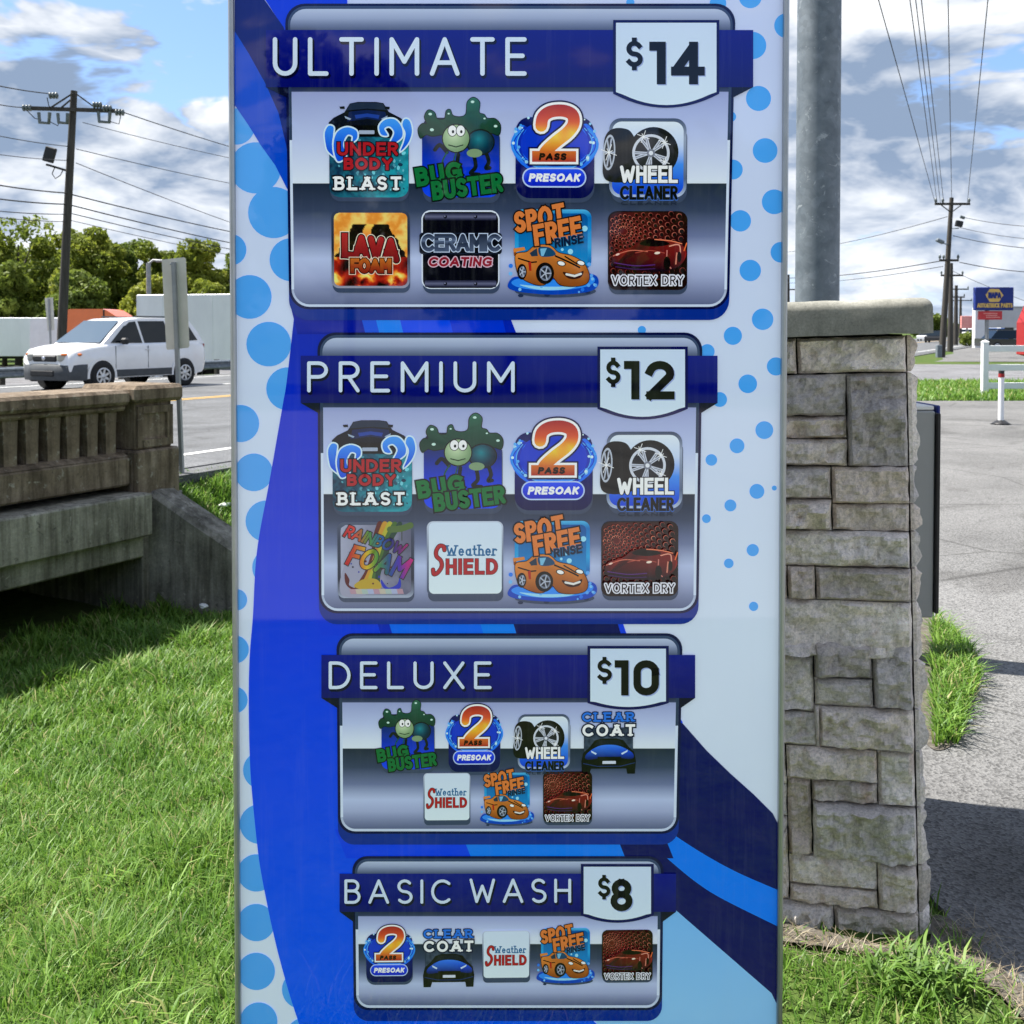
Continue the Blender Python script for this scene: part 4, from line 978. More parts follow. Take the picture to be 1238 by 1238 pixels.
panel('silver PREMIUM panel priced at $12', (384, 402), (849, 402), (844, 741), (386, 741), 22, (364, 867, 430, 487), 597, (722, 831, 419, 494, 507), [(372, 437, 622, 474, 'PREMIUM')], ('12', (733, 432, 749, 468, 754, 436, 815, 483)),
      [('underbody', 397, 507, 503, 623), ('bug', 503, 499, 611, 623), ('presoak', 617, 505, 721, 622), ('wheel', 723, 521, 826, 624), ('rainbow', 408, 630, 501, 727), ('weather', 516, 629, 609, 726), ('spot', 613, 623, 722, 731), ('vortex', 726, 629, 820, 725)])
panel('silver DELUXE panel priced at $10', (407, 765), (825, 765), (820, 1007), (409, 1007), 20, (389, 840, 791, 843), 904, (710, 808, 780, 849, 857), [(398, 799, 594, 832, 'DELUXE')], ('10', (722, 793, 739, 826, 743, 797, 796, 840)),
      [('bug', 455, 845, 528, 935), ('presoak', 539, 850, 608, 936), ('wheel', 619, 862, 690, 935), ('clear', 701, 857, 769, 936), ('weather', 512, 933, 569, 996), ('spot', 580, 929, 646, 998), ('vortex', 656, 931, 716, 996)])
panel('silver BASIC WASH panel priced at $8', (426, 1034), (802, 1033), (800, 1220), (428, 1220), 18, (411, 817, 1055, 1101), 1140, (702, 790, 1043, 1105, 1114), [(417, 1062, 545, 1091, 'BASIC'), (568, 1061, 690, 1090, 'WASH')], ('8', (723, 1056, 737, 1086, 738, 1061, 764, 1100)),
      [('presoak', 440, 1116, 502, 1189), ('clear', 510, 1119, 574, 1193), ('weather', 583, 1123, 641, 1186), ('spot', 648, 1116, 719, 1190), ('vortex', 727, 1122, 789, 1186)])

# ================================================================== STONE PILLAR
def stone_bld(t, b):
    oi = tn(t, 'ShaderNodeObjectInfo'); v = coords(t, 1.0, True)
    off = tn(t, 'ShaderNodeVectorMath', operation='ADD'); t.links.new(v, off.inputs[0])
    mu = tn(t, 'ShaderNodeMath', operation='MULTIPLY'); t.links.new(oi.outputs['Random'], mu.inputs[0]); mu.inputs[1].default_value = 37.0
    cb = tn(t, 'ShaderNodeCombineXYZ'); t.links.new(mu.outputs[0], cb.inputs[0]); t.links.new(mu.outputs[0], cb.inputs[2]); t.links.new(cb.outputs[0], off.inputs[1])
    p = off.outputs[0]
    n1 = tnoise(t, p, 7, 4, 0.55, 0.4); n2 = tnoise(t, p, 120, 5, 0.75, 0.2); n3 = tnoise(t, p, 6, 4, 0.6, 1.2); n4 = tnoise(t, p, 420, 3, 0.8); nd = tnoise(t, p, 14, 5, 0.65, 0.8)
    base = tramp(t, oi.outputs['Random'], [(0.0, (0.58, 0.535, 0.51)), (0.2, (0.88, 0.795, 0.725)), (0.4, (0.70, 0.59, 0.52)), (0.6, (0.94, 0.86, 0.80)), (0.8, (0.48, 0.445, 0.435)), (1.0, (0.80, 0.695, 0.61))])
    c = tmix(t, 1.0, base, tramp(t, n1, [(0.3, (0.80, 0.80, 0.81)), (0.7, (1.12, 1.10, 1.06))]), 'MULTIPLY')
    c = tmix(t, tramp(t, n3, [(0.60, (0, 0, 0)), (0.72, (0.6, 0.6, 0.6))]), c, (0.50, 0.33, 0.23))
    c = tmix(t, tramp(t, nd, [(0.22, (0.4, 0.4, 0.4)), (0.32, (0, 0, 0))]), c, (0.30, 0.285, 0.265))
    c = tmix(t, 0.75, c, tramp(t, n2, [(0.36, (0.62,) * 3), (0.58, (1.18,) * 3)]), 'MULTIPLY')
    c = tmix(t, 0.5, c, tramp(t, n4, [(0.3, (0.6,) * 3), (0.62, (1.12,) * 3)]), 'MULTIPLY')
    t.links.new(c, b.inputs['Base Color'])
    vf = tn(t, 'ShaderNodeTexVoronoi'); vf.inputs['Scale'].default_value = 20; wp = tn(t, 'ShaderNodeVectorMath', operation='MULTIPLY_ADD')
    nv = tn(t, 'ShaderNodeTexNoise'); nv.inputs['Scale'].default_value = 26; nv.inputs['Detail'].default_value = 4; t.links.new(p, nv.inputs['Vector'])
    t.links.new(nv.outputs['Color'], wp.inputs[0]); wp.inputs[1].default_value = (0.05, 0.05, 0.05); t.links.new(p, wp.inputs[2]); t.links.new(wp.outputs[0], vf.inputs['Vector'])
    b1 = tn(t, 'ShaderNodeBump'); b1.inputs['Strength'].default_value = 0.5; b1.inputs['Distance'].default_value = 0.016; t.links.new(vf.outputs['Distance'], b1.inputs['Height'])
    b2 = tn(t, 'ShaderNodeBump'); b2.inputs['Strength'].default_value = 0.9; b2.inputs['Distance'].default_value = 0.006; t.links.new(n2, b2.inputs['Height']); t.links.new(b1.outputs[0], b2.inputs['Normal'])
    t.links.new(b2.outputs[0], b.inputs['Normal'])
M_stone = mat('split_face_stone', (0.35, 0.34, 0.31), 0.9, 0, 0.25, stone_bld)
M_joint = noisy('dark_joint_mortar', [(0.03, 0.029, 0.027), (0.06, 0.058, 0.054)], 20, 0.95, 0.2)
def cap_bld(t, b):
    v = coords(t, 1.0, True); n1 = tnoise(t, v, 6, 6, 0.65, 0.4); n2 = tnoise(t, v, 150, 4, 0.75)
    vo = tn(t, 'ShaderNodeTexVoronoi'); vo.inputs['Scale'].default_value = 130; t.links.new(v, vo.inputs['Vector'])
    c = tramp(t, n1, [(0.28, (0.15, 0.15, 0.13)), (0.5, (0.27, 0.265, 0.23)), (0.72, (0.40, 0.39, 0.34))])
    c = tmix(t, 0.6, c, tramp(t, n2, [(0.3, (0.55,) * 3), (0.65, (1.15,) * 3)]), 'MULTIPLY')
    pit = tramp(t, vo.outputs['Distance'], [(0.0, (0.2,) * 3), (0.16, (1.0,) * 3)])
    c = tmix(t, 0.6, c, pit, 'MULTIPLY'); t.links.new(c, b.inputs['Base Color']); tbump(t, b, pit, 0.6, 0.006)
M_cap = mat('cast_concrete_cap', (0.2, 0.2, 0.17), 0.92, 0, 0.2, cap_bld)
PO = Vector((1.045, 2.585, 0.0))
pr_ = Vector((0.9715, -0.2368, 0.030)).normalized(); pu = (Vector((0, 0, 1)) - pr_ * pr_.z).normalized(); pd_ = pu.cross(pr_)
PM = Matrix((pr_, pd_, pu)).transposed().to_4x4(); PM.translation = PO
pil = empty('stone_pillar'); pil.matrix_world = PM
tag(pil, 'grey split stone pillar with concrete cap right of the menu sign', 'pillar')
def PL(x, y, dep=0.0):
    r = ray(x, y); o = Vector((0, 0, EYE)); pl = PO + pd_ * dep; t = (pl - o).dot(pd_) / r.dot(pd_); p = o + r * t - PO; return p.dot(pr_), p.dot(pu)
U = [(30,205,97,328),(100,195,502,325),(30,333,273,478),(30,482,275,560),(30,563,278,658),(280,330,500,655),(30,662,220,772),(225,660,505,790),(30,777,222,885),(225,795,510,890),(30,890,513,1015),(25,1012,63,1128),(67,1018,160,1132),(165,1020,518,1140),(25,1136,525,1345)]
Lw = [(25,103,158,155),(160,107,370,235),(375,112,528,347),(25,157,158,350),(165,235,370,332),(25,352,158,470),(160,335,182,472),(187,332,533,492),(25,475,62,508),(66,478,383,600),(388,490,537,692),(25,512,62,610),(25,613,62,725),(25,728,62,768),(67,590,150,862),(153,602,388,682),(155,684,540,896),(25,772,65,1015),(70,866,382,978),(72,980,382,1050),(387,897,545,1062),(20,1022,230,1170),(233,1058,550,1190)]
rects = []
for lst, y0_ in ((U, 340), (Lw, 740)):
    for a, b, c, d in lst:
        x0, x1 = 930 + a / 2.948, 930 + c / 2.948; y0, y1 = y0_ + b / 2.948, y0_ + d / 2.948
        ym, xm = (y0 + y1) / 2, (x0 + x1) / 2
        u0, u1 = PL(x0, ym)[0], PL(x1, ym)[0]; v1, v0 = PL(xm, y0)[1], PL(xm, y1)[1]
        if a <= 30: u0 = -0.60
        rects.append([u0, v0, u1, v1])
def snap(ids, tol):
    vals = sorted([(rects[i][k_], i, k_) for i in range(len(rects)) for k_ in ids]); grp = [vals[0]]
    def flush(g):
        m = sum(x[0] for x in g) / len(g)
        for _, i, k_ in g: rects[i][k_] = m
    for x in vals[1:]:
        if x[0] - grp[0][0] < tol: grp.append(x)
        else: flush(grp); grp = [x]
    flush(grp)
snap((1, 3), 0.010); snap((0, 2), 0.008)
for lo_i, hi_i, o0_, o1_ in ((0, 2, 1, 3), (1, 3, 0, 2)):         # butt neighbours together
    for a in rects:
        for b in rects:
            if a is b: continue
            ov = min(a[o1_], b[o1_]) - max(a[o0_], b[o0_])
            if ov > .3 * min(a[o1_] - a[o0_], b[o1_] - b[o0_]) and abs(a[hi_i] - b[lo_i]) < .026:
                m_ = (a[hi_i] + b[lo_i]) / 2; a[hi_i] = m_; b[lo_i] = m_
def rock(name, w_, h, parent, seed, prot=0.02, back=0.04, cell=0.008):
    nx_, ny_ = max(4, int(w_ / cell)), max(4, int(h / cell)); V = []; F = []
    off = Vector((seed * 7.13, seed * 3.71, seed * 1.9)); tx, tz = random.uniform(-.12, .12), random.uniform(-.16, .16)
    for j in range(ny_ + 1):
        for i in range(nx_ + 1):
            x = (i / nx_ - .5) * w_; z = (j / ny_ - .5) * h
            e = min(w_ / 2 - abs(x), h / 2 - abs(z))
            p = Vector((x, 0, z)) + off
            n = mnoise.noise(p * 9) * .6 + mnoise.noise(p * 21) * .42 + mnoise.noise(p * 48) * .30 + mnoise.noise(p * 95) * .14
            cellv = mnoise.voronoi(p * 11)[0]; rid = min(0.5, cellv[1] - cellv[0])
            d = prot * 1.5 * (0.5 + 1.15 * n + 0.6 * rid + tx * x / .05 * .3 + tz * z / .05 * .4)
            ed = min(1, e / 0.009); d = 0.005 + (max(d, 0.0)) * (ed ** .45)
            V.append((x + mnoise.noise(p * 30) * .0025 * (0 if e > .01 else 1), -d, z + mnoise.noise(p * 34 + Vector((9, 0, 0))) * .0028 * (0 if e > .01 else 1)))
    for j in range(ny_):
        for i in range(nx_): a = j * (nx_ + 1) + i; F.append((a, a + 1, a + nx_ + 2, a + nx_ + 1))
    rim = [i for i in range(nx_ + 1)] + [j * (nx_ + 1) + nx_ for j in range(1, ny_ + 1)] + [ny_ * (nx_ + 1) + i for i in range(nx_ - 1, -1, -1)] + [j * (nx_ + 1) for j in range(ny_ - 1, 0, -1)]
    b0 = len(V)
    for r_ in rim: V.append((V[r_][0], back, V[r_][2]))
    for k_ in range(len(rim)): F.append((rim[k_], b0 + k_, b0 + (k_ + 1) % len(rim), rim[(k_ + 1) % len(rim)]))
    me = bpy.data.meshes.new(name); me.from_pydata(V, [], F); me.update(); me.materials.append(M_stone)
    return mesh_obj(name, me, None, parent)
G_ = 0.0018
for i, (u0, v0, u1, v1) in enumerate(rects):
    if u1 > -0.03: u1 = -0.002
    o = rock('stone', max(.012, u1 - u0 - 2 * G_), max(.012, v1 - v0 - 2 * G_), pil, i + 1, 0.016 + 0.014 * hsh(i, 3)); o.location = ((u0 + u1) / 2, 0.010 * hsh(i, 77), (v0 + v1) / 2)
vt = max(r_[3] for r_ in rects); vb = min(r_[1] for r_ in rects)
core = MB(); core.box((-0.302, 0.42, (vt + vb) / 2 + .005), (0.59, 0.79, vt - vb - .005)); core.build('core', M_joint, pil)
# side stones (rough return of the corner)
vs_ = sorted(set([round(r_[1], 3) for r_ in rects if r_[2] > -0.06] + [round(vt, 3)]))
ii = 100
for a, b in zip(vs_[:-1], vs_[1:]):
    if b - a < .02: continue
    nsp = random.choice((2, 3)); cuts = [0.004] + sorted(random.uniform(.18, .62) for _ in range(nsp - 1)) + [0.80]
    for d0_, d1_ in zip(cuts[:-1], cuts[1:]):
        ii += 1
        if d1_ - d0_ < .06: continue
        o = rock('side_stone', d1_ - d0_ - 2 * G_, b - a - 2 * G_, pil, ii, 0.013 if d0_ < .01 else .011, .004, .012); o.rotation_euler = (0, 0, math.pi / 2); o.location = (0.005, (d0_ + d1_) / 2, (a + b) / 2)
# cap
c0 = vt + .004; c1 = PL(1040, 362.5, -.05)[1]
cu0, cu1 = -0.68, PL(1127, 385, -.05)[0]
hh = c1 - c0; rb = 0.024; prof_c = [(0, 0.0), (0, hh - rb)] + [(rb - rb * math.cos(R(t)), hh - rb + rb * math.sin(R(t))) for t in (15, 30, 45, 60, 75, 90)]
cp = MB(); rings = []
for ins, z in prof_c:
    ring = []
    x0_, x1__, y0_, y1_ = cu0 + ins, cu1 - ins, -.06 + ins, .86 - ins
    nn_ = 30
    for (ax0, ay0), (ax1, ay1) in (((x0_, y0_), (x1__, y0_)), ((x1__, y0_), (x1__, y1_)), ((x1__, y1_), (x0_, y1_)), ((x0_, y1_), (x0_, y0_))):
        for i in range(nn_): f = i / nn_; ring.append(Vector((ax0 + (ax1 - ax0) * f, ay0 + (ay1 - ay0) * f, c0 + z)))
    rings.append([p + Vector([mnoise.noise(p * k_ + Vector((k_, 0, 0))) * .0025 for k_ in (14, 16, 18)]) for p in ring])
nr = len(rings[0]); cp.add([p for r_ in rings for p in r_], [(i * nr + j, i * nr + (j + 1) % nr, (i + 1) * nr + (j + 1) % nr, (i + 1) * nr + j) for i in range(len(rings) - 1) for j in range(nr)], 0, True)
cp.add(rings[-1], [list(range(nr))]); cp.add(rings[0], [list(range(nr))])
cp.build('cap', M_cap, pil)

# ================================================================== payment box behind the pillar
M_box = noisy('grey_powder_coat', [(0.26, 0.265, 0.26), (0.31, 0.315, 0.31)], 4, 0.45, 0.02)
M_dark = noisy('black_plastic', [(0.012, 0.012, 0.013), (0.025, 0.025, 0.026)], 12, 0.45, 0.05)
M_blueplastic = noisy('blue_plastic', [(0.01, 0.02, 0.16), (0.015, 0.035, 0.25)], 5, 0.35, 0.02)
M_whiteplastic = noisy('white_plastic', [(0.62, 0.62, 0.6), (0.78, 0.78, 0.76)], 5, 0.45, 0.03)
kb = empty('payment_box', (1.20, 2.98, 0)); tag(kb, 'grey metal payment box mounted behind the stone pillar', 'payment box')
zt, zb = at(1120, 497, 2.98).z, at(1120, 747, 2.98).z
x1_ = at(1130, 600, 2.98).x - 1.20
k_ = MB(); k_.box(((x1_ - .09) / 2, .16, (zt + zb) / 2), (x1_ + .09, .32, zt - zb), 0, None, .004); k_.build('housing', M_box, kb)
k_ = MB(); k_.box((x1_ + .0065, .16, (zt + zb) / 2 + .004), (.012, .34, zt - zb - .02), 0, None, .003); k_.build('front_plate', M_dark, kb)
k_ = MB(); k_.box((x1_ + .018, .13, zt - .03), (.010, .22, .09), 0, None, .003); k_.build('blue_hood', M_blueplastic, kb)
k_ = MB(); k_.box(((x1_ - .07) / 2, .16, zt + .008), (x1_ + .07, .30, .013), 0, None, .003); k_.build('top_sheet', M_whiteplastic, kb)
k_ = MB(); k_.box((-.06, .2, (zt + zb) / 2), (.10, .08, .10)); k_.build('wall_bracket', M_box, kb)
# ================================================================== galvanised pole
def galv_bld(t, b):
    v = coords(t, 1.0, True); n1 = tnoise(t, v, 9, 5, 0.6, 0.6)
    vo = tn(t, 'ShaderNodeTexVoronoi'); vo.inputs['Scale'].default_value = 34; vo.inputs['Randomness'].default_value = 1; t.links.new(v, vo.inputs['Vector'])
    c = tramp(t, n1, [(0.3, (0.10, 0.125, 0.15)), (0.7, (0.19, 0.22, 0.25))])
    c = tmix(t, 0.5, c, tramp(t, vo.outputs['Color'], [(0.1, (0.72, 0.72, 0.72)), (0.9, (1.15, 1.15, 1.15))]), 'MULTIPLY')
    n2 = tnoise(t, v, 11, 5, 0.7, 1.2); c = tmix(t, tramp(t, n2, [(0.60, (0, 0, 0)), (0.66, (0.8, 0.8, 0.8))]), c, (0.34, 0.37, 0.39))
    t.links.new(c, b.inputs['Base Color'])
M_galv = mat('galvanised_steel', (0.3, 0.33, 0.36), 0.6, 0.25, 0.4, galv_bld)
gp = empty('steel_pole', (1.458, 4.9, 0.0)); tag(gp, 'thick galvanised steel pole rising behind the stone pillar', 'pole')
p = MB(); p.tube([(0, 0, 0.03), (0, 0, 3), (0.0, 0, 7.5)], [.104, .101, .097], 40); p.build('shaft', M_galv, gp)
p = MB(); p.box((0, 0, .02), (.34, .34, .03), 0, None, .004); p.build('base_plate', M_galv, gp)
for sx in (-1, 1):
    for sy in (-1, 1): p = MB(); p.lathe([(0, .035), (.018, .035), (.018, .06), (0, .06)], (sx * .13, sy * .13, 0), 6); p.build('anchor_bolt', M_galv, gp)

# ================================================================== VEHICLES
def paint(name, c, rough=.25):
    def bld(t, b):
        b.inputs['Coat Weight'].default_value = .6; b.inputs['Coat Roughness'].default_value = .05
        n = tnoise(t, coords(t, 1.0, True), 2.5, 4, .6); col = tmix(t, 1.0, c, tramp(t, n, [(.3, (.9,) * 3), (.7, (1.0,) * 3)]), 'MULTIPLY'); t.links.new(col, b.inputs['Base Color'])
    return mat(name, c, rough, 0, .5, bld)
M_white = paint('white_car_paint', (0.78, 0.78, 0.78)); M_orange = paint('orange_truck_paint', (0.80, 0.17, 0.03), .5); M_red = noisy('red_paint', [(0.26, 0.014, 0.016), (0.33, 0.022, 0.022)], 2, .6, 0); M_black = paint('black_car_paint', (0.012, 0.012, 0.014)); M_blue = paint('blue_car_paint', (0.02, 0.09, 0.35)); M_silver = paint('silver_car_paint', (0.4, 0.41, 0.42))
M_glass = mat('tinted_glass', (0.008, 0.012, 0.015), .03, 0, .35); M_glassb = mat('windscreen_glass', (0.04, 0.075, 0.12), .03, 0, .8)
M_clad = noisy('grey_plastic_cladding', [(0.045, 0.05, 0.055), (0.07, 0.075, 0.08)], 8, .55, .05)
M_tyre = noisy('tyre_rubber', [(0.012, 0.012, 0.012), (0.025, 0.025, 0.025)], 30, .85, .2)
M_rim = noisy('alloy_rim', [(0.45, 0.46, 0.47), (0.6, 0.61, 0.62)], 9, .3, .02, metal=.7)
M_lamp = mat('lamp_glass', (0.40, 0.40, 0.36), .1, 0, .8); M_amber = mat('amber_lens', (0.6, 0.16, 0.03), .2, 0, .6); M_chrome = mat('chrome', (0.6, 0.6, 0.62), .15, .9, .5)
def grid_loft(mb, secs, mi=0, smooth=True):
    n = len(secs[0]); V = [p for s_ in secs for p in s_]; F = []
    for i in range(len(secs) - 1):
        for j in range(n - 1): F.append((i * n + j, i * n + j + 1, (i + 1) * n + j + 1, (i + 1) * n + j))
    mb.add(V, F, mi, smooth); mb.add(secs[0], [list(range(n))], mi); mb.add(secs[-1], [list(range(n))], mi)
def wheel_mesh():
    t = MB(); t.lathe([(.20, -.09), (.30, -.105), (.335, -.09), (.345, 0), (.335, .09), (.30, .105), (.20, .09)], (0, 0, 0), 28, 'Y'); tm = t.mesh('tyre', [M_tyre])
    r = MB(); r.lathe([(0, .085), (.05, .09), (.06, .075)], (0, 0, 0), 16, 'Y'); r.lathe([(.18, .095), (.215, .10), (.22, .06), (.20, -.05)], (0, 0, 0), 28, 'Y')
    r.lathe([(0, .02), (.2, .02)], (0, 0, 0), 20, 'Y', 1)
    for i in range(7):
        a = 2 * math.pi * i / 7; d = Vector((math.cos(a), 0, math.sin(a))); s_ = Vector((-d.z, 0, d.x))
        pts = [d * .03 + s_ * .03, d * .03 - s_ * .03, d * .195 - s_ * .028, d * .195 + s_ * .028]
        r.add([p + Vector((0, .082, 0)) for p in pts] + [p + Vector((0, .04, 0)) for p in pts], [(0, 1, 2, 3), (0, 4, 5, 1), (1, 5, 6, 2), (2, 6, 7, 3), (3, 7, 4, 0)])
    return tm, r.mesh('rim', [M_rim, M_dark], False)
TYRE, RIM = wheel_mesh()
def add_wheel(parent, x, y, z, sc=1.0):
    e = mesh_obj('wheel', TYRE, None, parent); e.location = (x, y, z); e.scale = (sc, sc, sc); e.rotation_euler.z = 0 if y > 0 else math.pi
    r = mesh_obj('rim', RIM, None, e); return e
def suv(name, loc, rz, body_m, label, cat='car', L=4.74, H=1.75):
    root = empty(name, loc, rz); tag(root, label, cat)
    sx = L / 4.74; sz = H / 1.75
    st = [(2.37, .42, .62, .62, .50, .66, .58), (2.31, .33, .88, .68, .72, .82, .72), (2.15, .30, .98, .72, .84, .90, .80), (1.85, .29, 1.04, .74, .90, .93, .84), (1.45, .29, 1.08, .74, .90, .935, .87), (1.08, .29, 1.10, .72, .90, .935, .88), (.2, .29, 1.10, .72, .90, .935, .89), (-.9, .29, 1.12, .72, .90, .935, .89), (-1.8, .29, 1.14, .72, .90, .93, .88), (-2.2, .34, 1.12, .74, .86, .90, .85), (-2.33, .40, 1.06, .74, .80, .86, .80), (-2.37, .46, .92, .74, .70, .80, .72)]
    secs = []
    for x, zb_, zt_, zm, wb, wm, wt_ in st:
        half = [(wb, zb_), (wm - .012, zb_ + .16), (wm, zm), (wm - .015, zt_ - .10), (wt_, zt_), (wt_ * .7, zt_ + .035), (0, zt_ + .055)]
        ring = [(-a, b) for a, b in half] + [(a, b) for a, b in half[::-1][1:]]
        secs.append([Vector((x * sx, a, b * sz)) for a, b in ring])
    b = MB(); grid_loft(b, secs); b.add([secs[i][0] for i in range(len(secs))] + [secs[i][-1] for i in range(len(secs))], [(i, i + 1, len(secs) + i + 1, len(secs) + i) for i in range(len(secs) - 1)])
    body = b.build('body', body_m, root)
    prof = [(1.36, 1.10, .86), (.94, 1.40, .78), (.52, 1.665, .70), (.28, 1.72, .68), (-.4, 1.75, .67), (-1.2, 1.745, .67), (-1.92, 1.69, .67), (-2.14, 1.42, .75), (-2.30, 1.12, .84)]
    c = MB(); secs = []
    for x, z, w_ in prof:
        f = (z - 1.10) / .645
        base = .872
        ring = [(-base, 1.08), (-(base + (w_ - base) * .97), z - .02), (-w_ * .9, z), (0, z + .02 * min(1, f * 1.5)), (w_ * .9, z), (base + (w_ - base) * .97, z - .02), (base, 1.08)]
        secs.append([Vector((x * sx, a, b_ * sz)) for a, b_ in ring])
    grid_loft(c, secs, 0, False); cab_ = c.build('cabin', body_m, root)
    def sidewin(pts, sgn, nm='side_window'):
        V = []
        for x, z in pts:
            f = (z - 1.08) / .66; y = .872 + (.66 - .872) * f + .012; V.append(Vector((x * sx, sgn * y, z * sz)))
        inn = [v - Vector((0, sgn * .01, 0)) for v in V]; n = len(V)
        w_ = MB(); w_.add(V + inn, [list(range(n)), list(range(2 * n - 1, n - 1, -1))] + [(i, n + i, n + (i + 1) % n, (i + 1) % n) for i in range(n)]); return w_.build(nm, M_glass, root)
    for sg in (-1, 1):
        sidewin([(1.08, 1.13), (.42, 1.62), (.10, 1.655), (.02, 1.12)], sg); sidewin([(-.06, 1.12), (.02, 1.66), (-.92, 1.67), (-1.02, 1.13)], sg); sidewin([(-1.10, 1.13), (-1.0, 1.665), (-1.78, 1.62), (-2.04, 1.18)], sg, 'rear_side_window')
    w_ = MB(); V = [Vector((1.34 * sx, -.78, 1.125 * sz)), Vector((1.34 * sx, .78, 1.125 * sz)), Vector((.565 * sx, .61, 1.65 * sz)), Vector((.565 * sx, -.61, 1.65 * sz))]
    V = [v + Vector((.022, 0, .022)) for v in V]; w_.add(V + [v - Vector((.01, 0, .012)) for v in V], [(0, 1, 2, 3), (7, 6, 5, 4), (0, 4, 5, 1), (1, 5, 6, 2), (2, 6, 7, 3), (3, 7, 4, 0)]); w_.build('windshield', M_glassb, root)
    # cladding and bumper
    for sg in (-1, 1):
        m = MB(); m.box((0, sg * .922, .40 * sz), (1.95 * sx, .05, .17), 0, None, .012); m.build('side_cladding', M_clad, root)
        for xx in (1.43, -1.42):
            m = MB(); V = []; n = 18
            for i in range(n + 1):
                a = math.pi * (-.04 + 1.08 * i / n)
                for r_ in (.375, .44): V.append(Vector((xx * sx + r_ * math.cos(a), sg * .948, (.345 + r_ * math.sin(a)) * sz)))
            m.add(V + [v - Vector((0, sg * .06, 0)) for v in V], [(2 * i, 2 * i + 1, 2 * i + 3, 2 * i + 2) for i in range(n)] + [(2 * i + 1, 2 * i + 3, 2 * n + 2 + 2 * i + 3, 2 * n + 2 + 2 * i + 1) for i in range(n)]); m.build('wheel_arch_trim', body_m, root)
            m = MB(); m.lathe([(0, sg * .944), (.38, sg * .944), (.38, sg * .70)], (xx * sx, 0, .345 * sz), 24, 'Y'); m.build('wheel_well', M_dark, root)
        m = MB(); m.box((.74 * sx, sg * 1.00, 1.17 * sz), (.14, .20, .16), 0, None, .04); m.build('mirror', M_dark, root)
        for xx in (-.02, -1.02): m = MB(); m.box((xx * sx - .08, sg * .938, .96 * sz), (.16, .02, .03), 0, None, .006); m.build('door_handle', body_m, root)
        for xx in (.98, -.12, -1.10): m = MB(); m.box((xx * sx, sg * .930, .78 * sz), (.010, .014, .56), 0); m.build('door_seam', M_clad, root)
        m = MB(); m.bar((-1.5 * sx, sg * .60, 1.775 * sz), (0.0, sg * .60, 1.775 * sz), .04, .035); m.build('roof_rail', M_clad, root)
        h = MB(); rt_ = Matrix.Rotation(sg * R(38), 3, 'Z'); h.box((2.215 * sx, sg * .665, .82), (.16, .52, .18), 0, rt_, .035); hl = h.build('headlight', M_lamp, root)
        h = MB(); h.box((2.165 * sx, sg * .715, .885), (.21, .46, .06), 0, Matrix.Rotation(sg * R(42), 3, 'Z'), .02); h.build('turn_signal', M_amber, hl)
        m = MB(); m.lathe([(0, .03), (.06, .03), (.07, 0)], (2.33 * sx, sg * .62, .50), 12, 'X'); m.build('fog_lamp', M_lamp, root)
        m = MB(); m.box((-2.33 * sx, sg * .74, .98), (.08, .16, .30), 0, None, .02); m.build('tail_light', M_red, root)
    m = MB(); sec = []
    for x, y in ((1.92, -.945), (2.16, -.915), (2.34, -.74), (2.42, -.4), (2.44, 0), (2.42, .4), (2.34, .74), (2.16, .915), (1.92, .945)):
        sec.append([Vector((x * sx, y, .27)), Vector((x * sx + .02, y * 1.01, .42)), Vector((x * sx + .01, y * 1.005, .63)), Vector((x * sx - .06, y * .97, .66))])
    grid_loft(m, sec); m.build('front_bumper', M_clad, root)
    m = MB(); m.box((2.45 * sx, 0, .44), (.03, .8, .14), 0, None, .02); m.build('lower_intake', M_dark, root)
    g = MB(); g.box((2.345 * sx, 0, .79), (.10, .84, .17), 0, None, .04); gr = g.build('grille', M_dark, root)
    g = MB(); g.lathe([(0, .045), (.05, .04), (.055, .0)], (2.38 * sx, 0, .79), 14, 'X'); g.build('badge', M_chrome, gr)
    for xx in (1.43, -1.42):
        for sg in (-1, 1): add_wheel(root, xx * sx, sg * .895, .345, 1.0)
    return root
def place_car(px, py, zg): p = gz(px, py, zg); return p
fw = gz(119, 472.5, ROAD_Z); hd = R(180 + 63)                 # front right... heading towards the camera, to the left
hx, hy = math.cos(hd), math.sin(hd)
left = Vector((-hy, hx, 0)); ctr = Vector((fw.x, fw.y, ROAD_Z)) - Vector((hx, hy, 0)) * 1.43 - left * .895
suv('car', ctr, hd, M_white, 'white SUV with grey lower bumper driving along the road past the bridge', 'car', 4.45, 1.79)

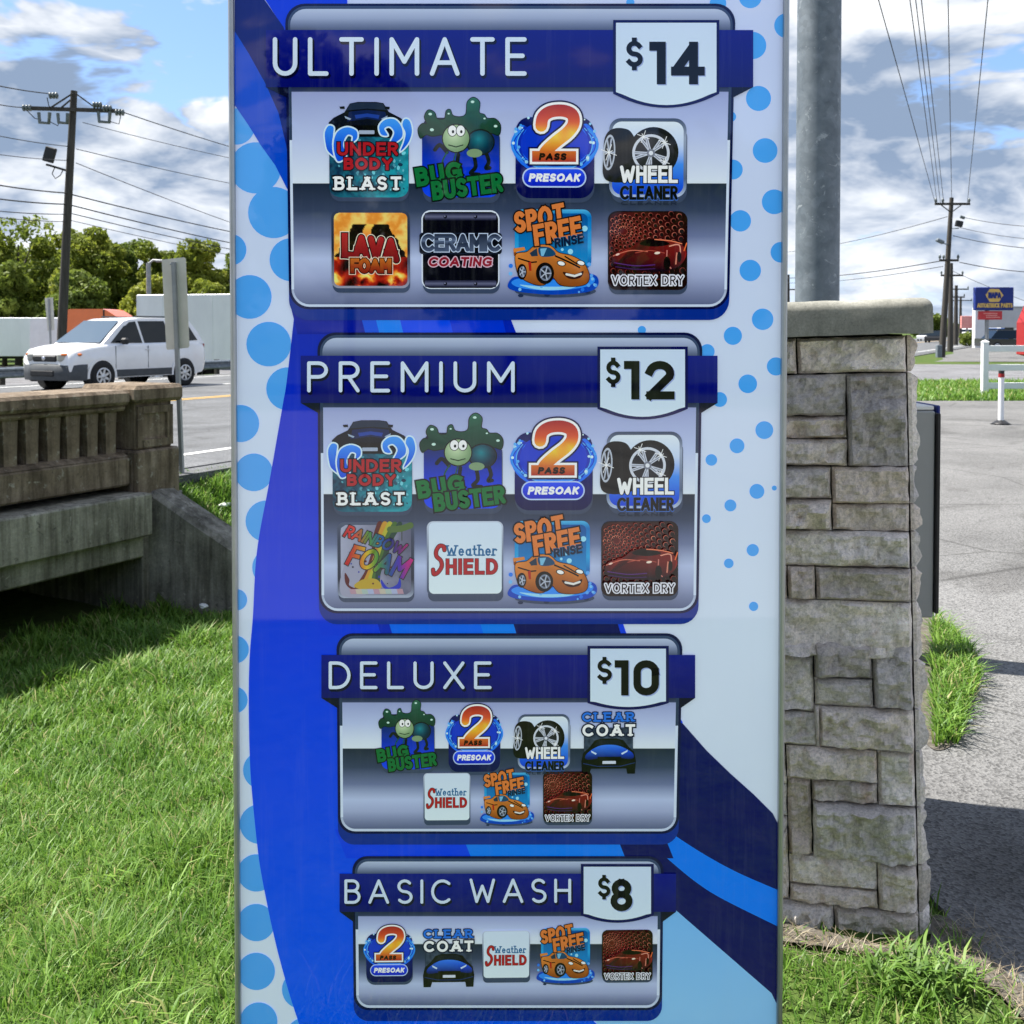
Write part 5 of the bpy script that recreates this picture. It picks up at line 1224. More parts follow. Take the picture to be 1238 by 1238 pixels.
LOT_Z = -1.3
def box_trailer(name, label, p0, rz, L, h, m_, zg):
    root = empty(name, (p0.x, p0.y, zg), rz); tag(root, label, 'trailer')
    b = MB(); b.box((L / 2, 0, 1.15 + h / 2), (L, 2.55, h), 0, None, .03); b.build('box', m_, root)
    n = int(L / 1.22)
    for i in range(n + 1):
        for sg in (-1, 1): r_ = MB(); r_.box((min(L - .05, .05 + i * 1.22), sg * 1.283, 1.15 + h / 2), (.05, .016, h - .1)); r_.build('side_rib', m_, root)
    for sg in (-1, 1):
        d = MB(); d.box((-.02, sg * .63, 1.15 + h / 2), (.03, 1.2, h - .12), 0, None, .008); dd = d.build('rear_door', m_, root)
        for k_ in range(4): q = MB(); q.box((-.045, sg * 1.20, 1.5 + k_ * (h - .6) / 3), (.03, .20, .09)); q.build('hinge', M_dark, dd)
        q = MB(); q.tube([(-.06, sg * .35, 1.3), (-.06, sg * .35, 1.0 + h)], .02, 6); q.build('lock_rod', M_galv, dd)
    f = MB(); f.box((L / 2, 0, 1.05), (L, 1.0, .18)); f.build('chassis', M_dark, root)
    for xx in (.9, 2.1):
        for sg in (-1, 1): add_wheel(root, xx, sg * 1.05, .5, 1.45)
    for sg in (-1, 1): q = MB(); q.box((L * .72, sg * .8, .55), (.12, .12, 1.1)); q.build('landing_leg', M_galv, root)
    return root
M_trailer = noisy('white_trailer_skin', [(0.74, 0.75, 0.76), (0.84, 0.85, 0.86)], 1.2, .45, .02, stretch=(1, 1, .35))
M_trailer2 = noisy('grey_white_trailer_skin', [(0.66, 0.67, 0.69), (0.80, 0.81, 0.82)], 1.0, .45, .02, stretch=(1, 1, .35))
tA = at(186, 440, 46.5); box_trailer('semi_trailer', 'grey white semi trailer with door hinges parked beyond the guardrail', tA, R(-14), 13.5, 3.0, M_trailer2, at(0, 357, 46.0).z - 4.15)
tB = at(97, 440, 74); r_ = box_trailer('semi_trailer', 'long white semi trailer at the left edge behind the road', tB, R(180), 14.5, 2.75, M_trailer, at(0, 384, 72.7).z - 3.9)
def tractor(name, loc, rz, m_, label):
    root = empty(name, loc, rz); tag(root, label, 'truck')
    b = MB(); b.prism([(-1.5, 1.0), (-1.5, 3.05), (-1.44, 4.0), (-1.3, 4.06), (.55, 4.06), (.75, 4.0), (2.15, 3.12), (2.2, 2.7), (2.25, 1.9), (2.3, 1.0)], -1.15, 1.15); b.build('sleeper_cab', m_, root)
    h = MB(); h.prism([(2.302, .8), (2.302, 1.9), (3.9, 1.6), (4.05, 1.4), (4.1, .7)], -1.0, 1.0); h.build('hood', m_, root)
    for sg in (-1, 1):
        w_ = MB(); w_.box((1.45, sg * 1.155, 2.35), (.9, .02, .7), 0, None, .008); w_.build('side_window', M_glass, root)
        w_ = MB(); w_.box((.62, sg * 1.157, 3.55), (.09, .02, .95), 0, None, .008); w_.build('fairing_gap', M_dark, root)
        for xx in (3.2, -2.2, -3.4): add_wheel(root, xx, sg * 1.0, .5, 1.45)
        w_ = MB(); w_.box((2.35, sg * 1.35, 2.4), (.12, .2, .5), 0, None, .02); w_.build('mirror', M_dark, root)
    w_ = MB(); w_.add([(2.24, -1, 2.0), (2.24, 1, 2.0), (2.20, .95, 2.75), (2.20, -.95, 2.75)], [(0, 1, 2, 3)]); w_.build('windshield', M_glass, root)
    f = MB(); f.box((-.4, 0, .85), (7.6, .9, .22)); f.build('chassis', M_dark, root); return root
tc_ = at(126, 400, 58); tz = at(0, 373.5, 56.9).z - 4.06
tractor('truck_tractor', (tc_.x - .1, 58, tz), R(-3), M_orange, 'orange sleeper cab truck seen behind the white SUV')
tractor('truck_tractor', (at(74, 400, 66).x, 66, at(0, 385, 65).z - 4.06), R(0), M_white, 'white truck cab between the long trailer and the orange truck')

struct(road_strip('gravel_yard', -60, 120, 30.5, 62, -1.262, M_gravel))
# ================================================================== street furniture, left
M_wood = noisy('weathered_pole_wood', [(0.035, 0.032, 0.028), (0.075, 0.068, 0.06)], 3, .9, .3, stretch=(6, 6, .5))
M_wire = mat('black_wire', (0.015, 0.015, 0.016), .7); M_ins = mat('grey_insulator', (0.10, 0.12, 0.12), .35)
M_signback = noisy('bare_sign_back', [(0.50, 0.48, 0.42), (0.62, 0.60, 0.54)], 4, .5, .02, metal=.15); M_post = noisy('grey_post_steel', [(0.22, 0.23, 0.24), (0.32, 0.33, 0.34)], 6, .55, .05, metal=.4)
def road_sign(px_top, px_bot, corners, Y, label, zg):
    b = at(*px_bot, Y); t = at(*px_top, Y); root = empty('road_sign', (b.x, Y, zg)); tag(root, label, 'road sign')
    o0 = Vector((b.x, Y, zg)); m = MB()
    a_, b_ = Vector((0, 0, 0)), t - o0
    m.bar(a_, b_, .060, .035); m.build('post', M_post, root)
    m = MB(); V = [at(x, y, Y + .03) - o0 for x, y in corners]; V2 = [v + Vector((0, .004, 0)) for v in V]; n = len(V)
    m.add(V + V2, [list(range(n)), list(range(2 * n - 1, n - 1, -1))] + [(i, n + i, n + (i + 1) % n, (i + 1) % n) for i in range(n)]); m.build('plate', M_signback, root)
    for f in (.12, .88):
        p = V[0].lerp(V[-1], f).lerp(V[1].lerp(V[2], f), .46); m = MB(); m.lathe([(0, -.055), (.008, -.055), (.01, -.045)], p, 6, 'Y'); m.build('bolt', M_galv, root)
road_sign((210, 317), (220, 572), [(195.5, 314), (222, 311), (224.5, 313), (229, 418), (227.5, 420.5), (202.5, 423), (201, 421)], 10.5, 'back of a narrow road sign on a grey post beside the bridge end', .08)
road_sign((59, 361), (63.5, 440), [(54, 360.5), (64, 359.5), (66, 399), (57.5, 400)], 27, 'small narrow road sign back on thin post left of the utility pole', -.1)
def pole_poly(root, name, pts, r, m_, n=8): m = MB(); m.tube(pts, r, n); return m.build(name, m_, root)
def wire(root, a, b, sag=.5, r=.012, name='wire'):
    a = Vector(a); b = Vector(b); pts = [a.lerp(b, i / 14) - Vector((0, 0, sag * 4 * (i / 14) * (1 - i / 14))) for i in range(15)]
    m = MB(); m.tube(pts, r, 5, 0, False); return m.build(name, M_wire, root)
YP = 40.0
def pp(x, y, dY=0): return at(x, y, YP + dY) - Vector((UPX, YP, -1.3))
UPX = at(73.5, 440, YP).x
up_ = empty('utility_pole', (UPX, YP, -1.3)); tag(up_, 'dark leaning wooden utility pole with crossarm behind the white SUV', 'utility pole')
pole_poly(up_, 'shaft', [(0, 0, 0), pp(75, 400), pp(82, 250), pp(89.5, 110)], [.20, .18, .155, .125], M_wood, 12)
m = MB(); m.bar(pp(28, 130.5, -.2), pp(148, 134.5, -.2), .10, .14); m.build('crossarm', M_wood, up_); m = MB(); m.bar(pp(36, 131, .2), pp(142, 134, .2), .10, .14); m.build('crossarm', M_wood, up_)
for a, b in (((88, 113), (60, 131)), ((90, 112), (112, 128)), ((85, 121), (72, 132))): m = MB(); m.bar(pp(*a, -.25), pp(*b, -.25), .05, .05); m.build('brace', M_wood, up_)
for x, y in ((65, 115.5), (33, 130.5), (118, 127), (145, 136), (130, 131)):
    m = MB(); c_ = pp(x, y, -.25)
    for k_ in (-.12, 0, .12): m.lathe([(0.02, k_ - .05), (.13, k_ - .03), (.12, k_ + .02), (.03, k_ + .05)], c_, 10, 'X')
    m.build('insulator', M_ins, up_)
for x0, x1, y0, y1 in ((47, 60, 136, 148), (70, 82, 137, 148), (119, 133, 135, 147)):
    m = MB(); m.tube([pp(x0, y0, -.3), pp(x0 + 1, y1, -.3), pp(x1 - 1, y1 + 1, -.3), pp(x1, y0, -.3)], .07, 6); m.build('fuse_cutout', M_ins, up_)
for a, b, c in (((57, 118), (59, 128), (66, 134)), ((33, 134), (42, 143), (50, 145)), ((146, 139), (144, 150), (133, 147)), ((60, 147), (70, 152), (72, 146))): pole_poly(up_, 'jumper_wire', [pp(*a, -.3), pp(*b, -.3), pp(*c, -.3)], .018, M_wire, 5)
fl = MB(); cF = pp(60, 187, -.6); fl.box(cF, (.42, .16, .58), 0, Matrix.Rotation(R(16), 3, 'Y'), .03); fo = fl.build('floodlight', M_dark, up_)
pole_poly(up_, 'floodlight_arm', [pp(56, 199, -.5), pp(60, 200, -.5), pp(80, 206, 0)], .045, M_dark, 6); pole_poly(up_, 'cable_loop', [pp(66, 203, -.4), pp(63, 210, -.4), pp(67, 216, -.4), pp(73, 212, -.4), pp(76, 206, -.2)], .02, M_wire, 5)
for (xa, ya), (xb, yb), r_ in (((62, 113.5), (-40, 95), .022), ((27, 130), (-40, 117), .02), ((82, 177), (-40, 156), .016), ((82, 194), (-40, 181), .014), ((82, 233.5), (-40, 217), .026), ((80, 247), (-40, 235), .026), ((80, 259), (-40, 251), .018), ((80, 268), (-40, 258), .015)): wire(up_, pp(xa, ya), at(xb, yb, 33) - Vector((UPX, YP, -1.3)), .06, r_)
for (xa, ya), (xb, yb), r_ in (((147, 135), (425, 213), .020), ((100, 148), (425, 216), .014), ((92, 180), (425, 244), .016), ((92, 197), (425, 315), .016), ((88, 235.5), (425, 304), .026), ((86, 248), (425, 318), .026), ((86, 258), (425, 324), .020), ((84, 266), (425, 330), .014)): wire(up_, pp(xa, ya), at(xb, yb, 70) - Vector((UPX, YP, -1.3)), .25, r_)
sl_ = at(180, 400, 58); st_ = empty('street_lamp', (sl_.x, 58, -1.3)); tag(st_, 'thin grey street lamp standing before the trees', 'street lamp')
b0 = Vector((sl_.x, 58, -1.3)); m = MB(); m.tube([(0, 0, 0), at(179.5, 318, 58) - b0], [.16, .13], 8); m.build('shaft', M_post, st_)
m = MB(); m.tube([at(179.5, 319, 58) - b0, at(185, 314.5, 58) - b0, at(193, 315, 58) - b0], .06, 6); m.build('arm', M_post, st_); m = MB(); m.box(at(194, 315.5, 58) - b0, (.5, .2, .14), 0, None, .03); m.build('lamp_head', M_post, st_)
# guardrail along the far edge of the road
gr_ = empty('guardrail', rd(7.6, 25.35, 0), math.pi / 2 - RA); tag(gr_, 'grey steel guardrail along the far side of the road', 'guardrail')
m = MB(); pf = [(0, .56), (-.05, .52), (-.05, .48), (.0, .44), (.0, .40), (-.05, .36), (-.05, .30), (0, .26)]
V = [Vector((x, y - .02, z)) for x in (0, 60) for y, z in pf]; V += [v + Vector((0, .006, 0)) for v in V]; n = len(pf)
m.add(V, [(i, i + 1, n + i + 1, n + i) for i in range(n - 1)] + [(2 * n + i, 2 * n + i + 1, 3 * n + i + 1, 3 * n + i) for i in range(n - 1)]); m.build('rail', M_galv, gr_)
for i in range(30): m = MB(); m.box((.2 + i * 2, .08, .22), (.14, .12, .72)); m.build('post', M_wood, gr_)

# ================================================================== RIGHT BACKGROUND
M_vinyl = noisy('white_vinyl', [(0.70, 0.71, 0.72), (0.80, 0.81, 0.82)], 3, .4, .02)
fe = gz(1190, 479, 0); fence = empty('rail_fence', (fe.x, fe.y, 0)); tag(fence, 'white three rail vinyl fence beside the grass strip', 'fence')
for i in range(4):
    m = MB(); m.box((i * 2.4, 0, .64), (.135, .135, 1.28), 0, None, .006); m.build('post', M_vinyl, fence); m = MB(); m.add([(i * 2.4 + x, y, 1.285) for x, y in ((-.08, -.08), (.08, -.08), (.08, .08), (-.08, .08))] + [(i * 2.4, 0, 1.34)], [(0, 1, 4), (1, 2, 4), (2, 3, 4), (3, 0, 4), (3, 2, 1, 0)]); m.build('post_cap', M_vinyl, fence)
    if i < 3:
        for z in (1.13, .68, .25): m = MB(); m.box((i * 2.4 + 1.2, 0, z), (2.26, .045, .15), 0, None, .006); m.build('rail', M_vinyl, fence)
bo = gz(1210, 513, 0.012); bl = empty('bollard', (bo.x, bo.y, .012)); tag(bl, 'thin white flexible bollard with a red band on the pavement', 'bollard')
m = MB(); m.tube([(0, 0, .05), (0, 0, .80)], .045, 12); m.build('tube', M_vinyl, bl); m = MB(); m.lathe([(0, .07), (.06, .07), (.12, .03), (.17, .0), (0, 0)], (0, 0, 0), 14); m.build('base', M_dark, bl)
m = MB(); m.tube([(0, 0, .775), (0, 0, .835)], .049, 12); m.build('red_band', M_red, bl); m = MB(); m.tube([(0, 0, .836), (0, 0, .885)], .046, 12); m.build('top_cap', M_dark, bl)
# utility pole beside the road, with wires running over the camera
YR = 59.0
def util_pole(x, y, zt_, label, arms, simple=True, lean=0.0, r=.15, zg=0.0):
    root = empty('utility_pole', (x, y, zg)); tag(root, label, 'utility pole'); m = MB(); m.tube([(0, 0, 0), (lean * .5, 0, zt_ * .5), (lean, 0, zt_)], [r * 1.25, r, r * .75], 10); m.build('shaft', M_wood, root)
    for z, hw in arms:
        m = MB(); m.bar((lean * z / zt_ - hw, -.16, z), (lean * z / zt_ + hw, -.16, z), .10, .13); m.build('crossarm', M_wood, root)
        for s_ in (-.95, -.55, .95): m = MB(); m.lathe([(.02, 0), (.06, .08), (.09, .14), (.04, .26), (0, .3)], (lean * z / zt_ + s_ * hw, -.16, z + .05), 8); m.build('insulator', M_ins, root)
    return root
b = gz(1138.5, 432, 0.03); zt_ = at(1150, 239, b.y).z; ln_ = at(1150.5, 239, b.y).x - b.x
ur = util_pole(b.x, b.y, zt_, 'tall wooden utility pole with floodlights right of the stone pillar', [(at(1150, 247, b.y).z, 1.0), (at(1150, 315, b.y).z, .55)], lean=ln_)
o0 = Vector((b.x, b.y, 0)); q_ = lambda x, y, d=0: at(x, y, b.y + d) - o0
for a_, c_ in (((1150, 257), (1138, 248)), ((1150, 257), (1162, 248))): m = MB(); m.bar(q_(*a_, -.2), q_(*c_, -.2), .05, .05); m.build('brace', M_wood, ur)
m = MB(); m.box(q_(1159.5, 270.5, -.5), (.40, .2, .34), 0, Matrix.Rotation(R(12), 3, 'Y'), .03); m.build('floodlight', M_dark, ur); m = MB(); m.bar(q_(1149, 276.5), q_(1159, 276, -.5), .06, .06); m.build('floodlight_arm', M_galv, ur)
m = MB(); m.box(q_(1136.5, 291.5, -.6), (.48, .26, .22), 0, Matrix.Rotation(R(25), 3, 'Y'), .06); m.build('area_lamp', M_galv, ur); m = MB(); m.bar(q_(1140, 294, -.5), q_(1147, 296), .05, .05); m.build('lamp_arm', M_galv, ur)
m = MB(); m.tube([q_(1161, 262), q_(1166, 263.5)], .09, 8); m.build('dead_end_insulator', M_ins, ur)
cb = MB(); cb.box(q_(1135, 425, -.4) * 1.0, (.28, .28, .75), 0, None, .02); cb.build('meter_cabinet', M_galv, ur)
for (xa, ya), (xb, yb) in (((1130.5, 245), (1060, 0)), ((1133, 246), (1099, 0)), ((1137, 246), (1106, 0)), ((1141, 246), (1113, 0)), ((1150.5, 240), (1146, 0)), ((1169.5, 245), (1195, 0))):
    A0 = at(xa, ya, b.y); B0 = at(xb, yb, 26.0); Cc = A0 + (B0 - A0) * 2.1; wire(ur, A0 - o0, Cc - o0, -.15, .014)
for (xa, ya), (xb, yb), Yb, r_ in (((1145, 262), (940, 306), 95, .02), ((1140, 315), (940, 336), 95, .03), ((1140, 322), (940, 342), 95, .02), ((1166, 263), (1330, 272), 55, .016), ((1160, 275), (1330, 290), 55, .014), ((1152, 285), (1330, 302), 55, .02), ((1160, 317), (1330, 328), 55, .024), ((1150, 327), (1330, 390), 75, .016)):
    wire(ur, q_(xa, ya), at(xb, yb, Yb) - o0, .3, r_)
for x, yt, Y, lab, arms in ((1149, 318, 74, 'second utility pole just behind the tall floodlight pole', [(-.9, .8)]), (1155.5, 345, 105, 'thin far utility pole left of the blue parts store sign', [(-.4, 1.2), (-1.2, .8)]), (1161, 360, 150, 'very distant small utility pole above the red roadside sign', [(-.4, 1.6)]), (952.5, 332, 110, 'distant utility pole between the menu sign and the steel pole', [(-1.6, 1.3), (-4.2, 1.4)])):
    X = at(x, 400, Y).x; z = at(x, yt, Y).z; util_pole(X, Y, z, lab, [(z + a, h) for a, h in arms], r=.17 if Y < 100 else .2)
# parts store sign
M_signblue = noisy('sign_blue', [(0.008, 0.022, 0.16), (0.012, 0.03, 0.21)], 3, .4, .0); M_yellow = noisy('sign_yellow', [(0.62, 0.40, 0.10), (0.72, 0.48, 0.14)], 4, .45, 0); M_signred = noisy('sign_red', [(0.45, 0.03, 0.04), (0.58, 0.06, 0.06)], 3, .45, 0); M_fade = noisy('faded_red_sign', [(0.62, 0.20, 0.18), (0.75, 0.36, 0.32)], 2, .5, 0)
YS = 58.0
class Flat(Art):
    def emit(s, name, parent, fn, m_):
        me = bpy.data.meshes.new(name); me.from_pydata([tuple(fn(v)) for v in s.v], [], s.f); me.update(); me.materials.append(m_); return mesh_obj(name, me, None, parent)
sg_o = Vector((at(1201, 400, YS).x, YS, 0)); ps = empty('store_sign', sg_o); tag(ps, 'blue and yellow parts store sign on a post above a red board', 'sign')
def SF(v): p = at(v[0], v[1], YS) - sg_o; return (p.x, -.152 - v[2] * 120, p.z)
p0, p1 = at(1177.5, 375.2, YS) - sg_o, at(1224.3, 347.3, YS) - sg_o
m = MB(); m.box(((p0.x + p1.x) / 2, 0, (p0.z + p1.z) / 2), (p1.x - p0.x, .30, p1.z - p0.z), 0, None, .03); m.build('panel', M_signblue, ps)
f = Flat(); f.poly([(1190, 357), (1195, 349.5), (1206, 349.5), (1211.5, 357), (1206, 365), (1195, 365)], 0); f.emit('hexagon', ps, SF, M_yellow)
f = Flat(); f.z = 3 * EPS; f.text('NAPA', 1193.6, 353.3, 1208.4, 361, .26, 0, gap=.10); f.emit('lettering', ps, SF, M_signblue)
f = Flat(); f.z = 3 * EPS; f.text('AUTO&TRUCK', 1180, 366.6, 1206.5, 372, .2, 0, gap=.10); f.text('PARTS', 1208.5, 366.6, 1222, 372, .2, 0, gap=.10); f.emit('lettering', ps, SF, M_yellow)
p0, p1 = at(1183, 386.5, YS) - sg_o, at(1211, 376, YS) - sg_o
m = MB(); m.box(((p0.x + p1.x) / 2, .02, (p0.z + p1.z) / 2), (p1.x - p0.x, .22, p1.z - p0.z), 0, None, .02); m.build('reader_board', M_signred, ps)
m = MB(); m.tube([(-.35, .06, 0), (-.35, .06, (at(0, 375, YS)).z)], .11, 10); m.build('post', M_post, ps)
m = MB()
for i in range(3):
    a0 = at(1189 + i * 1.5, 379 + i * 2.3, YS) - sg_o; m.box((a0.x + .35, -.093, a0.z), (.8 - .15 * (i % 2), .006, .05))
m.build('reader_text', M_fade, ps)
YS2 = 118.0; s2 = Vector((at(1169.5, 400, YS2).x, YS2, 0)); rs = empty('roadside_sign', s2); tag(rs, 'faded red roadside sign far off left of the blue store sign', 'sign')
p0, p1 = at(1161.5, 397, YS2) - s2, at(1178, 382, YS2) - s2; m = MB(); m.box(((p0.x + p1.x) / 2, 0, (p0.z + p1.z) / 2), (p1.x - p0.x, .3, p1.z - p0.z), 0, None, .03); m.build('panel', M_fade, rs)
m = MB(); m.tube([(0, .1, 0), (0, .1, p0.z + .2)], .12, 8); m.build('post', M_post, rs)
# store building
M_stucco = noisy('pale_stucco', [(0.55, 0.56, 0.57), (0.66, 0.67, 0.68)], .8, .8, .05); M_fascia = noisy('grey_metal_fascia', [(0.38, 0.39, 0.40), (0.48, 0.49, 0.50)], .6, .5, .02); M_darkint = noisy('dark_shop_glass', [(0.02, 0.025, 0.03), (0.05, 0.055, 0.06)], .8, .1, 0)
YB = 92.0; bo_ = Vector((at(1178, 400, YB).x, YB, 0)); sb = empty('store_building', bo_); tag(sb, 'pale flat roofed store with grey canopy fascia behind the fence', 'building')
g = lambda x, y: at(x, y, YB) - bo_
m = MB(); a_, c_ = g(1178, 418), g(1191, 372); m.box(((a_.x + c_.x) / 2, .2, c_.z / 2), (c_.x - a_.x, .6, c_.z), 0, None, .02); m.build('end_wall', M_stucco, sb)
a_, c_ = g(1191.3, 396), g(1330, 371.5); m = MB(); m.box(((a_.x + c_.x) / 2, .6, (a_.z + c_.z) / 2), (c_.x - a_.x, 1.2, c_.z - a_.z), 0, None, .03); m.build('canopy_fascia', M_fascia, sb)
m = MB(); m.box(((a_.x + c_.x) / 2, .6, c_.z + .06), (c_.x - a_.x + .2, 1.4, .10)); m.build('roof_edge', M_stucco, sb)
m = MB(); m.box(((a_.x + c_.x) / 2 + 1.7, 4.6, a_.z / 2 + .6), (c_.x - a_.x - 3.4, .8, a_.z + 1.2)); m.build('back_wall', M_stucco, sb)
for i in range(5):
    m = MB(); m.box((a_.x + 4.6 + i * 2.05, 4.17, 1.25), (1.7, .06, 2.0), 0, None, .01); wn_ = m.build('window', M_darkint, sb); m = MB(); m.box((a_.x + 4.6 + i * 2.05, 4.13, 1.25), (.06, .05, 2.0)); m.build('mullion', M_vinyl, wn_)
    m = MB(); m.box((a_.x + .25 + i * 2.6, .25, a_.z / 2), (.18, .18, a_.z)); m.build('canopy_post', M_vinyl, sb)
# small far vehicles
def small_car(name, p, rz, m_, label, L=4.6, H=1.5, W=1.8, cat='car', van=False):
    root = empty(name, (p.x, p.y, p.z), rz); tag(root, label, cat); b = MB(); h = H
    b.prism([(-L / 2, .35), (-L / 2, h * .6), (L / 2 - .1, h * .56), (L / 2, h * .42), (L / 2, .3)] if not van else [(-L / 2, .35), (-L / 2, h), (L * .22, h), (L * .36, h * .58), (L / 2, h * .5), (L / 2, .3)], -W / 2, W / 2); b.build('body', m_, root)
    if not van:
        c = MB(); V = [(-L * .40, -W * .46, h * .6), (L * .22, -W * .46, h * .585), (L * .22, W * .46, h * .585), (-L * .40, W * .46, h * .6), (-L * .28, -W * .36, h), (L * .05, -W * .36, h), (L * .05, W * .36, h), (-L * .28, W * .36, h)]
        c.add(V, [(0, 1, 5, 4), (1, 2, 6, 5), (2, 3, 7, 6), (3, 0, 4, 7)]); c.build('windows', M_glass, root); r_ = MB(); r_.box((-L * .115, 0, h + .01), (L * .34, W * .72, .05), 0, None, .02); r_.build('roof', m_, root)
    else:
        c = MB(); c.add([(L * .225, -W * .46, h * .95), (L * .225, W * .46, h * .95), (L * .365, W * .46, h * .6), (L * .365, -W * .46, h * .6)], [(0, 1, 2, 3)]); c.build('windshield', M_glass, root)
    for xx in (L * .31, -L * .30):
        for s_ in (-1, 1): add_wheel(root, xx, s_ * (W / 2 - .08), .34, 1.0)
    return root
small_car('car', Vector((at(1222, 400, 79).x, 79, .03)), R(0), M_black, 'black car parked under the store canopy behind the fence', 4.8, 1.55)
small_car('car', Vector((at(1204, 400, 86).x, 86, .03)), R(65), M_blue, 'bright blue car parked at the left end of the store', 4.4, 1.7)
small_car('van', Vector((at(1168, 400, 172).x, 172, .03)), R(245), M_white, 'white van on the far lot below the faded red sign', 5.2, 2.3, 2.0, 'van', True)
small_car('car', Vector((at(1119, 400, 150).x, 150, .05)), R(240), M_white, 'white car far down the road just right of the pillar cap', 4.5, 1.5)
small_car('car', Vector((at(1130, 400, 128).x, 128, .05)), R(240), M_black, 'dark car far down the road left of the utility pole', 4.5, 1.5)
small_car('car', Vector((at(1126, 400, 190).x, 190, .05)), R(240), M_silver, 'silver car farthest down the road beside the distant trees', 4.5, 1.5)
# red truck body at the right edge
YT = 46.0; to = Vector((at(1229, 400, YT + 1.1).x, YT, .03)); rt = empty('red_truck', to); tag(rt, 'red truck body cut off by the right edge of the picture', 'truck')
zb_ = at(0, 431, YT).z; m = MB(); m.prism([(0, .45), (.0, 1.9), (.35, 2.75), (5.2, 2.75), (5.2, .45), (.6, .30)], -1.1, 1.1); m.build('body', M_red, rt)
m = MB(); m.box((.42, -1.107, 1.5), (.35, .012, .3)); m.build('white_sticker', M_vinyl, rt); m = MB(); m.box((2.6, 0, .42), (4.6, .8, .2)); m.build('chassis', M_dark, rt)
for xx in (1.1, 4.2):
    for s_ in (-1, 1): add_wheel(rt, xx, s_ * .95, .37, 1.1)

# ================================================================== VEGETATION
def leaf_mat(name, a, b_, c_, trans=.35, scale=.35):
    def bld(t, b):
        v = coords(t, 1.0, 'world'); n = tnoise(t, v, scale, 4, .6); n2 = tnoise(t, v, scale * 14, 2, .7); oi = tn(t, 'ShaderNodeObjectInfo')
        c = tramp(t, n, [(.3, a), (.55, b_), (.75, c_)]); c = tmix(t, .6, c, tramp(t, n2, [(.3, (.45,) * 3), (.7, (1.35,) * 3)]), 'MULTIPLY')
        c = tmix(t, 1.0, c, tramp(t, oi.outputs['Random'], [(0, (.78, .82, .8)), (1, (1.2, 1.12, 1.0))]), 'MULTIPLY')
        t.links.new(c, b.inputs['Base Color'])
        tr = tn(t, 'ShaderNodeBsdfTranslucent'); t.links.new(c, tr.inputs[0]); ms = tn(t, 'ShaderNodeMixShader'); ms.inputs[0].default_value = trans
        t.links.new(b.outputs[0], ms.inputs[1]); t.links.new(tr.outputs[0], ms.inputs[2]); t.links.new(ms.outputs[0], t.nodes['Material Output'].inputs['Surface'])
    return mat(name, b_, .6, 0, .25, bld)
M_leaf = leaf_mat('deciduous_leaves', (0.12, 0.165, 0.022), (0.24, 0.285, 0.04), (0.36, 0.375, 0.06), .5)
M_leafd = leaf_mat('dark_leaves', (0.08, 0.125, 0.022), (0.155, 0.21, 0.036), (0.23, 0.28, 0.055), .45)
M_bark = noisy('bark', [(0.05, 0.042, 0.034), (0.11, 0.095, 0.08)], 5, .95, .4, stretch=(3, 3, .7))
def crown_mesh(seed, n_cl, n_leaf, rx, rz, size, fill=1.0):
    g = np.random.default_rng(seed); cl = []
    for i in range(n_cl):
        d = g.normal(size=3); d /= np.linalg.norm(d); r = .30 + .62 * g.random() ** .6; d[2] = d[2] * .95 + .05
        cl.append((d * r * np.array((rx, rx, rz)), (.23 + .20 * g.random()) * rx))
    cen = np.array([c for c, _ in cl]); rad = np.array([r for _, r in cl]); k_ = g.integers(0, n_cl, n_leaf)
    d = g.normal(size=(n_leaf, 3)); d /= np.linalg.norm(d, axis=1, keepdims=True); rr_ = (.55 + .5 * g.random((n_leaf, 1)) ** .5)
    p = cen[k_] + d * rad[k_][:, None] * rr_ * np.array((1, 1, .8))
    a = g.normal(size=(n_leaf, 3)); n_ = d * .8 + .7 * a; n_ /= np.linalg.norm(n_, axis=1, keepdims=True)
    u = np.cross(n_, g.normal(size=(n_leaf, 3))); u /= np.linalg.norm(u, axis=1, keepdims=True); v = np.cross(n_, u)
    s_ = size * (.6 + .8 * g.random((n_leaf, 1)))
    V = np.stack([p - u * s_, p + v * s_ * .55 + n_ * s_ * .12, p + u * s_, p - v * s_ * .55 + n_ * s_ * .12], 1).reshape(-1, 3)
    return fast_mesh('crown', V, np.arange(n_leaf * 4).reshape(-1, 4)), cen
def make_tree(name, x, y, zg, H, rx, rz, seed, label, m_, n_leaf=9000, size=.20, n_cl=46, group='trees beyond the road'):
    root = empty(name, (x, y, zg)); tag(root, label, 'tree', group); me, cen = crown_mesh(seed, n_cl, n_leaf, rx, rz, size); me.materials.append(m_)
    c = mesh_obj('crown', me, None, root); c.location.z = H - rz * .98; t = MB(); base = H - rz * 1.2
    t.tube([(0, 0, -.1), (.05, .02, base * .6), (.0, .05, base + rz * .35), (.1, 0, base + rz * .8)], [rx * .085, rx * .065, rx * .045, rx * .015], 8)
    for i in range(7):
        q = cen[(i * 5) % len(cen)] * .75; st_ = Vector((0, .03, base + rz * (.1 + .08 * i))); t.tube([st_, st_.lerp(Vector((q[0], q[1], H - rz * .98 + q[2])), .5) + Vector((0, 0, .2)), (q[0], q[1], H - rz * .98 + q[2])], [rx * .03, rx * .02, rx * .006], 5)
    t.build('trunk', M_bark, root); return root
def tree_px(px, ytop, Y, rpx, label, m_, seed, zg=-1.3, **k_):
    X = at(px, 400, Y).x; zt = at(px, ytop, Y).z; rx = rpx * Y / FPX; H = zt - zg; return make_tree('tree', X, Y, zg, H, rx, H * .47, seed, label, m_, **k_)
